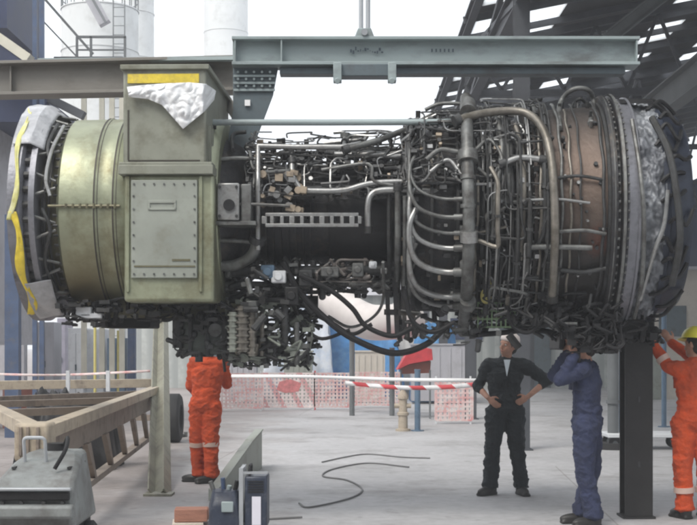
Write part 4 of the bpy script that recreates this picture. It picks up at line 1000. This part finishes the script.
# ================================================================== trailer drawbar
tr = thing('trailer', 'beige-brown steel trailer drawbar and frame with truss sides at left', 'trailer', G(60,480))
ap = P(36,434,5.3); zr = ap.z
R1 = P(152,387,10.6); R1.z = zr-.02; L1_ = P(-25,391,8.8); L1_.z = zr-.02; R2 = R1+(R1-ap)*.15
m_ = MB(); m_.bar(ap+V((0,.15,0)),R2,.13,.10); m_.build('right_rail',TRAIL,tr,bevel=.006)
m_ = MB(); m_.bar(ap+V((-.02,.12,0)),L1_,.13,.11); m_.build('left_rail',TRAIL,tr,bevel=.006)
dR = (R2-ap); m_ = MB(); m3 = MB()
m_.bar(ap+dR*.02-V((0,0,.15)),R2-V((0,0,.15)),.03,.20)
m_.build('rail_web',TRAILS,tr)
m_ = MB(); m_.bar(ap+dR*.06-V((0,0,.62)),R2-V((0,0,.62)),.10,.06); m_.build('lower_chord',TRAILS,tr,bevel=.004)
for k in range(7):
    u = .10+k*.125; a_ = ap+dR*u-V((0,0,.24)); b_ = ap+dR*(u+.05)-V((0,0,.62)); dd = dR.normalized()
    MB().prism([a_-dd*.12,a_+dd*.12,b_+dd*.05,b_-dd*.05],(.05,0,0)).build('web_strut',TRAILS,tr)
hc = MB(); hc.box(ap+V((0,-.02,-.05)),(.24,.26,.27)); hc = hc.build('coupling_head',TRAIL,tr,bevel=.025)
m_ = MB()
for dx in (-.07,-.02,.05): m_.box(ap+V((dx,-.158,-.04)),(.022,.02,.2))
m_.build('coupling_ribs',TRAILS,hc,bevel=.004)
MB().cyl(ap+V((0,-.02,-.32)),ap+V((0,-.02,-.15)),.05,14).build('pin',TRAILS,hc)
cm = MB(); a_ = P(-30,383,11.6); a_.z = zr; b_ = P(152,374,12.4); b_.z = zr; cm.bar(a_,b_,.14,.14); cm.build('cross_member',TRAIL,tr,bevel=.006)
for k in range(3):
    u = .35+k*.22; MB().bar(ap+dR*u, ap+(L1_-ap)*(u*1.4 if u*1.4 < 1 else 1),.08,.07).build('cross_member',TRAILS,tr)
m_ = MB()
for x,y in ((68,390),(108,388)): p_ = P(x,y,10.2); m_.bar(V((p_.x,p_.y,zr)),V((p_.x,p_.y,zr+.28)),.05)
m_.build('stake',WHITEC,tr)
def wheel(parent,c,r,w_,ax=V((1,0,0))):
    mb = MB(); c = V(c)
    n_ = 28; pr_ = [(-w_/2,r*.55),(-w_/2,r*.9),(-w_*.36,r),(w_*.36,r),(w_/2,r*.9),(w_/2,r*.55)]
    mb.lathe(pr_,n_); mb.lathe([(-w_/2,r*.55),(w_/2,r*.55)],n_)
    rotm = ax.to_track_quat('X','Z').to_matrix()
    mb.v = [c+rotm @ v_ for v_ in mb.v]; o = mb.build('wheel',RUBBER,parent)
    m2 = MB().lathe([(-w_*.3,0),(-w_*.3,r*.2),(-w_*.1,r*.25),(-w_*.1,r*.53),(w_*.1,r*.53),(w_*.1,r*.25),(w_*.3,r*.2),(w_*.3,0)],20); m2.v = [c+rotm @ v_ for v_ in m2.v]
    m2.build('rim',TUGG,o); return o
for (x,y) in ((174,442),(60,441)): c = G(x,y); wheel(tr,c+V((0,0,.40)),.40,.24)
MB().bar(G(60,441)+V((0,0,.4)),G(174,442)+V((0,0,.4)),.1).build('axle',TRAILS,tr)
heap('scrap_pile','dark heap of scrap lying inside the trailer frame','scrap',12,112,391,9.6,.9,BLACK,2,.5,.1)
# grey tow dolly
tg = thing('tow_tractor', 'grey battery tow tractor with slotted front under the trailer coupling', 'tow tractor', G(38,560))
c = V((P(33,0,4.75).x,4.75*K+.46,0)); hw = .27; ZS = V((1,1,1))
def hull(zs, mbx=None):
    mb = MB(); n_ = len(zs)
    for (y0,z0,w0) in zs: mb.v += [c+V((-w0,y0,z0)),c+V((w0,y0,z0))]
    return mb
prof_ = [(-.42,.42),(-.46,.66),(-.40,.74),(-.10,.83),(.12,.88),(.38,.88),(.40,.42)]
mb = MB(); ws = [.25,.26,.25,.22,.17,.17,.24]
mb.v = [c+V((s_*w_,y,z)) for s_ in (-1,1) for (y,z),w_ in zip(prof_,ws)]
n_ = 7; mb.f = [tuple(range(n_-1,-1,-1)),tuple(range(n_,2*n_))]+[(i,(i+1)%n_,n_+(i+1)%n_,n_+i) for i in range(n_)]
body = mb.build('hood',TUGG,tg,bevel=.03)
MB().box(c+V((0,-.47,.645)),(.47,.03,.055)).build('grille',BLACK,tg,bevel=.008)
m_ = MB().box(c+V((0,-.48,.69)),(.49,.05,.016)); m_.build('grille_trim',CHROME,tg,bevel=.004)
m_ = MB()
for dx in (-.19,-.07,.07,.19): m_.cyl(c+V((dx,-.485,.60)),c+V((dx,-.455,.60)),.013,8)
for dx in (-.17,.17): m_.box(c+V((dx*1.06,.0,.80)),(.02,.5,.015))
m_.build('bolt_head',STEELD,body)
MB().tube(catmull([c+V((.1,-.3,.80)),c+V((.16,-.25,.92)),c+V((.12,.0,.98)),c+V((.05,.2,.9))]),.014,8).build('hydraulic_hose',HOSE,tg)
MB().tube(fillet([c+V((-.14,-.1,.82)),c+V((-.14,-.14,.99)),c+V((.0,-.14,.99)),c+V((.0,-.1,.82))],.03),.012,8).build('lift_handle',CHROME,tg)
MB().box(c+V((0,-.50,.55)),(.54,.10,.085)).build('bumper',TUGG,tg,bevel=.02)
MB().box(c+V((0,.0,.32)),(.40,.76,.2)).build('chassis',BLACK,tg,bevel=.01)
for dx,dy in ((-.2,-.25),(.2,-.25),(-.2,.22),(.2,.22)): wheel(tg,c+V((dx,dy,.20)),.20,.12)
MB().cyl(c+V((0,.2,.87)),c+V((0,.2,.93)),.07,14).build('turntable',BLACK,tg)

# ================================================================== foreground clutter
b0 = G(256,534); gn = thing('welding_set', 'navy portable welding set with pale frame and white label in the foreground', 'welding set', b0)
MB().box(b0+V((.0,.15,.27)),(.19,.34,.44)).build('case',NAVYB,gn,bevel=.015)
MB().box(b0+V((.005,-.025,.20)),(.075,.01,.24)).build('label_plate',LABEL,gn)
m_ = MB(); 
for dy in (-.01,.32): m_.bar(b0+V((-.125,dy,0)),b0+V((-.125,dy,.56)),.035,.03)
m_.bar(b0+V((-.125,-.01,.54)),b0+V((-.125,.32,.54)),.03); m_.bar(b0+V((-.125,-.01,.52)),b0+V((.10,-.01,.52)),.02); m_.build('frame',CHROME,gn)
MB().tube(fillet([b0+V((-.06,.05,.49)),b0+V((-.06,.05,.57)),b0+V((-.06,.28,.57)),b0+V((-.06,.28,.49))],.03),.012,8).build('handle',BLACK,gn)
m_ = MB()
for k in range(5): m_.box(b0+V((0,-.024,.36+k*.022)),(.13,.008,.008))
m_.build('vent',BLACK,gn)
b0 = G(224,535); tb = thing('tool_bag', 'dark navy tool bag stuffed full beside the welding set', 'tool bag', b0)
def bagf(u,v_):
    a_ = u*2*PI; z = v_; sq = .24*(1-.25*z**3)*(1+.07*noise.noise(V((math.cos(a_)*2,math.sin(a_)*2,z*4)))); 
    cxp = math.copysign(abs(math.cos(a_))**.6,math.cos(a_)); syp = math.copysign(abs(math.sin(a_))**.6,math.sin(a_))
    return b0+V((cxp*sq*.62,.18+syp*sq*.8,.36*z+(.03*noise.noise(V((a_,z*3,2))))*z))
mb = MB().grid(40,10,bagf); mb.f.append(tuple(range(10*41,11*41-1))); mb.build('body',NAVYB,tb)
for k,(dx,dz,ln,m2) in enumerate(((-.08,.34,.16,STEELM),(.02,.36,.10,BEAMB),(.06,.34,.16,BLACK),(-.02,.33,.19,BPOLE))): MB().tube([b0+V((dx,.15+k*.03,dz-.05)),b0+V((dx*1.6,.13+k*.03,dz+ln-.06))],.02,8).build('tool',m2,tb)
MB().box(b0+V((.03,-.02,.24)),(.10,.02,.09)).build('pocket',BEAMB,tb,bevel=.008)
wd = thing('timber_block','red-brown timber block lying on a pale board in the foreground','timber block',G(190,527)+V((0,0,.03)))
b0 = G(190,527); MB().box(b0+V((0,.1,.10)),(.29,.22,.11),Matrix.Rotation(.08,3,'Z')).build('block',WOOD,wd,bevel=.006); MB().box(b0+V((.05,.28,.08)),(.24,.1,.1),Matrix.Rotation(.3,3,'Z')).build('offcut',WOOD,wd,bevel=.005)
tag(MB().box(b0+V((-.03,.1,.022)),(.27,.3,.036),Matrix.Rotation(.12,3,'Z')).build('board',WOODW,bevel=.003),'pale board lying flat under the red-brown timber block','board')
pw = thing('steel_wedge','green-grey sloping steel plate wedge lying on the ground behind the welding set','steel wedge',G(240,485))
a_ = G(262,468); b_ = G(216,503); tz = .50
MB().prism([a_,a_+V((0,0,tz)),a_.lerp(b_,.25)+V((0,0,tz*.86)),b_+V((0,0,.12)),b_],(-.10,.22,0)).build('plate',PLATE,pw,bevel=.006)
MB().bar(a_+V((0,-.012,tz)),a_.lerp(b_,.25)+V((0,-.012,tz*.86)),.03,.02).bar(a_.lerp(b_,.25)+V((0,-.012,tz*.86)),b_+V((0,-.012,.12)),.03,.02).build('edge_trim',PLATE,pw)
for i,(pp,l) in enumerate(((((238,522),(268,519),(302,517)),'short straight end of dark cable running right from the welding set'),
           (((299,503),(310,507),(350,498),(362,489),(347,480),(323,476),(333,469),(368,463),(409,467)),'long dark cable looping in an S on the concrete'),
           (((322,462),(345,457),(368,454),(402,457),(430,458)),'farthest dark cable lying nearly straight on the concrete'))):
    pts = catmull([G(x,y,.012) for x,y in pp],10); tag(MB().tube(pts,.010,7).build('cable',CABLE),l,'cable')
# small litter
rn = random.Random(9)
for i,(x,y,l) in enumerate(((205,462,'small brown scrap piece on the ground by the orange worker'),(182,437,'grey scrap bracket lying behind the olive-grey post'),(108,470,'flat brown plate lying by the trailer side'))):
    b0 = G(x,y); tag(MB().box(b0+V((0,0,.03)),(.16,.12,.05),Matrix.Rotation(i,3,'Z')).box(b0+V((.06,.03,.05)),(.08,.05,.08),Matrix.Rotation(i*2,3,'Z')).build('scrap_piece',TRAILS if i != 1 else STEELM,bevel=.006),l,'scrap')

# ================================================================== people
def remesh(mb, voxel, smooth=2):
    me = mb.mesh('tmp'); o = bpy.data.objects.new('tmp', me); COL.objects.link(o)
    r = o.modifiers.new('r','REMESH'); r.mode = 'VOXEL'; r.voxel_size = voxel
    s = o.modifiers.new('s','SMOOTH'); s.iterations = smooth; s.factor = .6
    dg = bpy.context.evaluated_depsgraph_get(); dg.update()
    out = bpy.data.meshes.new_from_object(o.evaluated_get(dg)); bpy.data.objects.remove(o)
    res = MB(); res.v = [v_.co.copy() for v_ in out.vertices]; res.f = [tuple(p.vertices) for p in out.polygons]; return res
def cap(mb, a, b, ra_, rb_):
    a = V(a); b = V(b); mb.ell(a,(ra_,)*3,None,12,8); mb.ell(b,(rb_,)*3,None,12,8); mb.tube([a,b],0,14,True,[ra_,rb_])
def frame_(z, x):
    z = V(z).normalized(); x = V(x); x = (x-z*x.dot(z)).normalized(); y = z.cross(x); return Matrix((x,y,z)).transposed()
def hand(mb, wr, d, nrm, side, curl):
    """palm from wrist along d; nrm = palm side; thumb towards side"""
    d = V(d).normalized(); nrm = V(nrm); nrm = (nrm-d*nrm.dot(d)).normalized(); s = d.cross(nrm)*side; wr = V(wr)
    M3 = Matrix((s,nrm,d)).transposed(); mb.ell(wr+d*.05,(.040,.017,.052),M3,12,8)
    for k,ln in enumerate((.068,.078,.072,.056)):
        off = (.030-.020*k); p = wr+s*off+d*.088; a_ = curl*.5; dirn = d
        for j,seg in enumerate((.45,.32,.23)):
            dirn = (d*math.cos(a_)+nrm*math.sin(a_)); q_ = p+dirn*ln*seg; cap(mb,p,q_,.0092-.0008*j,.0086-.0009*j); p = q_; a_ += curl*.6
    p = wr+s*.032+d*.03; d1 = (d*.6+s*.7+nrm*.35).normalized(); q_ = p+d1*.04; cap(mb,p,q_,.013,.011); d2 = (d+s*.15+nrm*.5*curl).normalized(); cap(mb,q_,q_+d2*.034,.0105,.008)
def person(name_label, root, J, look, suit, boots, handdir, headgear=None, hair=True, tee=False, bands=(), vox=.011):
    R = V(root); t = thing('person', name_label, 'person', R)
    j = {k:R+V(v_) for k,v_ in J.items()}
    up = (j['head']-j['neck']).normalized(); lk = V(look).normalized(); HM = frame_(up-lk*0, lk)   # x = facing
    lkv = HM.col[0]; sid = HM.col[1]; upv = HM.col[2]
    b = MB()
    # trunk
    pe,chs,nk = j['pelvis'],j['chest'],j['neck']
    shv = (j['shR']-j['shL']).normalized(); TM = frame_((nk-pe), shv)
    b.ell(pe,(.15,.10,.13),TM); b.ell(pe.lerp(chs,.5),(.135,.095,.18),TM); b.ell(chs,(.165,.11,.17),TM); cap(b,chs+V((0,0,.1)),nk,.09,.06); cap(b,nk,j['head']-upv*.06,.056,.052)
    for S_ in ('L','R'):
        cap(b,chs+V((0,0,.12)),j['sh'+S_],.07,.055); cap(b,j['sh'+S_],j['el'+S_],.052,.040); cap(b,j['el'+S_],j['wr'+S_],.040,.027)
        cap(b,pe,j['hip'+S_],.10,.088); cap(b,j['hip'+S_],j['kn'+S_],.085,.058); cap(b,j['kn'+S_],j['an'+S_],.056,.038)
        cap(b,j['an'+S_]-V((0,0,.02)),j['toe'+S_],.038,.028)
        d = (j['wr'+S_]-j['el'+S_]).normalized(); hd = handdir[S_]
        hand(b,j['wr'+S_],V(hd[0]),V(hd[1]),hd[2],hd[3])
    hc_ = j['head']
    b.ell(hc_+upv*.015,(.098,.077,.112),HM,20,14); b.ell(hc_-upv*.055+lkv*.022,(.072,.056,.068),HM,16,10)
    b.ell(hc_-upv*.092+lkv*.062,(.026,.028,.020),HM)   # chin
    b.ell(hc_-upv*.022+lkv*.098,(.020,.012,.026),HM); b.ell(hc_-upv*.036+lkv*.106,(.013,.016,.011),HM)   # nose
    b.ell(hc_+upv*.022+lkv*.082,(.018,.055,.012),HM)  # brow
    for s_ in (-1,1): b.ell(hc_-upv*.01+sid*s_*.080-lkv*.005,(.018,.010,.032),HM); b.ell(hc_-upv*.035+lkv*.06+sid*s_*.036,(.028,.024,.024),HM)
    body = remesh(b,.0075,2).build('body',SKIN,t)
    for s_ in (-1,1):
        e_ = MB().ell(hc_+upv*.002+lkv*.086+sid*s_*.031,(.010,.013,.008),HM,12,8).build('eye',EYEW,t)
        MB().ell(hc_+upv*.002+lkv*.0945+sid*s_*.031,(.003,.0055,.0055),HM,10,6).build('pupil',HAIRB,e_)
    MB().ell(hc_-upv*.066+lkv*.089,(.008,.024,.007),HM,12,6).build('lips',LIPS,t)
    # clothing
    c = MB(); k_ = 1.0
    c.ell(pe,(.175,.128,.15),TM); c.ell(pe.lerp(chs,.35),(.168,.125,.16),TM); c.ell(pe.lerp(chs,.7),(.175,.128,.17),TM); c.ell(chs,(.19,.132,.175),TM)
    cap(c,chs+V((0,0,.10)),nk-V((0,0,.035)),.105,.082)
    for S_ in ('L','R'):
        cap(c,chs+V((0,0,.11)),j['sh'+S_],.095,.078)
        end = j['wr'+S_] if not (tee and 1) else j['el'+S_].lerp(j['wr'+S_],.30)
        cap(c,j['sh'+S_],j['el'+S_],.080,.062); cap(c,j['el'+S_],end,.060,.046)
        cap(c,pe,j['hip'+S_],.13,.118); cap(c,j['hip'+S_],j['kn'+S_],.116,.088); cap(c,j['kn'+S_],j['an'+S_]+V((0,0,.03)),.086,.078)
        c.tube([j['an'+S_]+V((0,0,.08)),j['an'+S_]+V((0,0,-.015))],0,14,True,[.08,.088])
    cm_ = remesh(c,vox,3)
    for i,v_ in enumerate(cm_.v):
        n1 = noise.noise(v_*V((7,7,3.5)) if False else V((v_.x*9,v_.y*9,v_.z*5)))*.013+noise.noise(V((v_.x*20,v_.y*20,v_.z*16)))*.006
        ax_ = (v_-V((pe.x,pe.y,v_.z))); 
        
        rg = 1-abs(noise.noise(V((v_.x*7+v_.z*3,v_.y*7-v_.z*2,v_.z*11))))*2.2; jn = min((v_-j[q7]).length for q7 in ('elL','elR','knL','knR','anL','anR','hipL','hipR','shL','shR'))
        rg2 = max(0,1-abs(noise.noise(V((v_.x*12-v_.z*8,v_.y*12,v_.z*17+v_.x*6))))*4); n1 = n1*.7+.012*max(0,rg)*(1.2 if jn < .22 else .5)+.008*rg2*(1.2 if jn < .25 else .6)-.006
        cm_.v[i] = v_+V((ax_.x,ax_.y,0)).normalized()*n1+V((0,0,n1*.5))
    su = cm_.build('coverall',suit,t,ang=180)
    # collar, belt line, pocket, zip
    m_ = MB(); M3 = TM
    m_.tube([nk+TM @ V((.088*math.cos(a_),.082*math.sin(a_),-.045+.02*math.sin(a_))) for a_ in [2*PI*k/24 for k in range(25)]],.02,8); m_.build('collar',suit,su)
    front = V(J.get('front',look)); front = V((front.x,front.y,0)).normalized(); zc = pe.lerp(chs,.35)
    if tee: MB().prism([nk+front*.075+shv*-.035+V((0,0,-.005)),nk+front*.075+shv*.035+V((0,0,-.005)),chs+front*.158+V((0,0,.02))],front*.012).build('undershirt',TEE,t)
    for q7 in (-1,1):
        pc = chs+front*.128+front.cross(V((0,0,1)))*q7*.085+V((0,0,.0)); PM = Matrix((front.cross(V((0,0,1))),front,V((0,0,1)))).transposed()
        MB().box(pc,(.095,.03,.10),PM).box(pc+V((0,0,.045)),(.10,.04,.03),PM).build('chest_pocket',suit,su,bevel=.006)
    for S_ in ('L','R'):
        bt = MB(); an,to = j['an'+S_],j['toe'+S_]; dr = V((to.x-an.x,to.y-an.y,0)).normalized(); g0 = V((an.x,an.y,R.z))
        BM = Matrix((dr,V((0,0,1)).cross(dr),V((0,0,1)))).transposed()
        bt.ell(g0+dr*.07+V((0,0,.045)),(.145,.050,.05),BM,18,10); bt.ell(g0-dr*.02+V((0,0,.06)),(.065,.048,.062),BM); cap(bt,g0+V((0,0,.08)),an+V((0,0,.05)),.05,.052)
        bt.box(g0+dr*.065+V((0,0,.014)),(.27,.088,.026),BM)
        bm = remesh(bt,.010,1)
        for i,v_ in enumerate(bm.v): v_.z = max(R.z+.002,v_.z)
        bm.build('boot',SHOE,t)
    for (a_,b_,u,r_) in bands:
        p = j[a_].lerp(j[b_],u); d = (j[b_]-j[a_]).normalized(); MB().cyl(p-d*.025,p+d*.025,r_,22).build('reflective_band',REFL,t)
    if hair:
        h_ = MB(); h_.ell(hc_+upv*.032-lkv*.014,(.100,.086,.106),HM,20,14); h_.ell(hc_-upv*.03-lkv*.045,(.062,.074,.07),HM)
        hm = remesh(h_,.008,1)
        for i,v_ in enumerate(hm.v): hm.v[i] = v_+(v_-hc_).normalized()*.006*noise.noise(v_*60)
        hm.build('hair',HAIRB,t)
    if headgear == 'helmet':
        hl = MB(); pr_ = [(0,.148),(.01,.135),(.04,.130),(.08,.112),(.11,.075),(.125,.03),(.127,0)]
        hl.lathe(pr_,32,ax='z'); hl.v = [hc_+upv*.045+HM @ v_ for v_ in hl.v]; o = hl.build('helmet',HELMY,t,solid=.004)
        MB().ell(hc_+upv*.047+lkv*.12,(.07,.085,.006),HM,16,6).build('peak',HELMY,o)
        MB().bar(hc_+upv*.172-lkv*.06,hc_+upv*.172+lkv*.05,.02,.012,upv).build('ridge',HELMY,o)
    if headgear == 'cap':
        hl = MB(); pr_ = [(0,.104),(.03,.102),(.06,.088),(.085,.05),(.095,0)]
        hl.lathe(pr_,28,ax='z'); hl.v = [hc_+upv*.045-lkv*.012+HM @ v_ for v_ in hl.v]; hl.build('cap',HELMW,t,solid=.004)
    return t

# man in black, hands on hips
person('standing man in black coveralls with hands on hips and pale cap, looking up', G(505,495),
  dict(pelvis=(0,0,.93),chest=(0,.0,1.25),neck=(.01,-.02,1.45),head=(.035,-.035,1.60),shL=(-.165,.0,1.385),shR=(.18,.0,1.385),
       elL=(-.275,.10,1.15),wrL=(-.19,-.10,1.04),elR=(.46,.06,1.22),wrR=(.23,-.08,1.05),
       hipL=(-.095,0,.88),hipR=(.10,0,.88),knL=(-.13,-.02,.49),knR=(.12,-.02,.49),anL=(-.15,.02,.09),anR=(.17,.02,.09),toeL=(-.27,-.10,.05),toeR=(.20,-.12,.05),front=(0,-1,0)),
  (-.55,-.62,.56), SUITK, SHOE, dict(L=((.6,-.25,-.55),(.5,.6,0),1,.5),R=((-.75,-.2,-.45),(-.4,.7,0),-1,.5)), 'cap', True, True)
# man in navy, hands raised
person('man in navy coveralls standing with both arms raised to the engine underside', G(587,525),
  dict(pelvis=(.0,0,.93),chest=(-.0,.0,1.25),neck=(-.01,-.0,1.45),head=(-.03,.01,1.585),shL=(-.07,-.17,1.385),shR=(.06,.17,1.385),
       elL=(-.27,-.20,1.29),wrL=(-.155,-.22,1.50),elR=(-.26,.16,1.32),wrR=(-.17,.06,1.52),
       hipL=(-.03,-.09,.88),hipR=(.03,.09,.88),knL=(-.04,-.11,.49),knR=(.05,.09,.49),anL=(.03,-.13,.09),anR=(-.02,.12,.09),toeL=(-.09,-.18,.05),toeR=(-.16,.10,.05),front=(-1,0,0)),
  (-.85,.2,.45), SUITB, SHOE, dict(L=((.35,.1,.85),(-.3,.9,0),1,.9),R=((.2,-.1,.9),(-.5,-.6,0),-1,.9)), None, True, False)
# orange worker right
person('worker in orange coveralls and yellow helmet at the right edge reaching up', G(694,519),
  dict(pelvis=(0,0,.93),chest=(.0,.0,1.25),neck=(.0,.0,1.45),head=(.02,.02,1.60),shL=(-.16,-.06,1.375),shR=(.17,.1,1.385),
       elL=(-.24,-.02,1.40),wrL=(-.355,.06,1.60),elR=(.10,.32,1.45),wrR=(-.10,.42,1.62),
       hipL=(-.09,0,.88),hipR=(.09,0,.88),knL=(-.10,.0,.49),knR=(.11,.02,.49),anL=(-.08,.02,.09),anR=(.12,.04,.09),toeL=(-.13,.14,.05),toeR=(.12,.17,.05),front=(-.3,1,0)),
  (-.6,.75,.25), SUITO, SHOE, dict(L=((-.2,.1,.9),(.4,.8,0),1,.6),R=((-.6,0,.8),(0,.9,0),-1,.6)), 'helmet', True, False,
  (('knL','anL',.55,.094),('knR','anR',.55,.094),('elL','wrL',.35,.063)))
# orange worker left
person('worker in orange coveralls seen from the waist down behind the engine drum', G(203,483),
  dict(pelvis=(.03,0,.93),chest=(.05,.03,1.25),neck=(.05,.03,1.45),head=(.06,.05,1.58),shL=(-.10,.05,1.385),shR=(.22,.05,1.385),
       elL=(-.15,.10,1.12),wrL=(-.10,.22,1.02),elR=(.26,.14,1.14),wrR=(.2,.3,1.22),
       hipL=(-.05,.03,.88),hipR=(.10,0,.88),knL=(-.07,.05,.49),knR=(.09,-.02,.49),anL=(-.06,.12,.09),anR=(.10,-.02,.09),toeL=(-.19,.14,.05),toeR=(.00,-.08,.05),front=(.2,1,0)),
  (.1,.9,.3), SUITO, SHOE, dict(L=((.2,.7,-.6),(.9,0,0),1,.7),R=((-.1,.7,.3),(-.9,0,0),-1,.7)), None, True, False,
  (('knL','anL',.1,.093),('knR','anR',.1,.093)))

# ================================================================== air
hz = bpy.data.materials.new('haze_air'); hz.use_nodes = True; n_ = hz.node_tree.nodes; n_.remove(n_['Principled BSDF'])
pv = n_.new('ShaderNodeVolumePrincipled'); pv.inputs['Color'].default_value = (.9,.93,.97,1); pv.inputs['Density'].default_value = .0022; pv.inputs['Anisotropy'].default_value = .1
hz.node_tree.links.new(pv.outputs[0], n_['Material Output'].inputs['Volume'])
tag(MB().box((0,100,16.6),(640,800,35.2)).build('haze', hz), kind='stuff')
sc.cycles.volume_bounces = 1
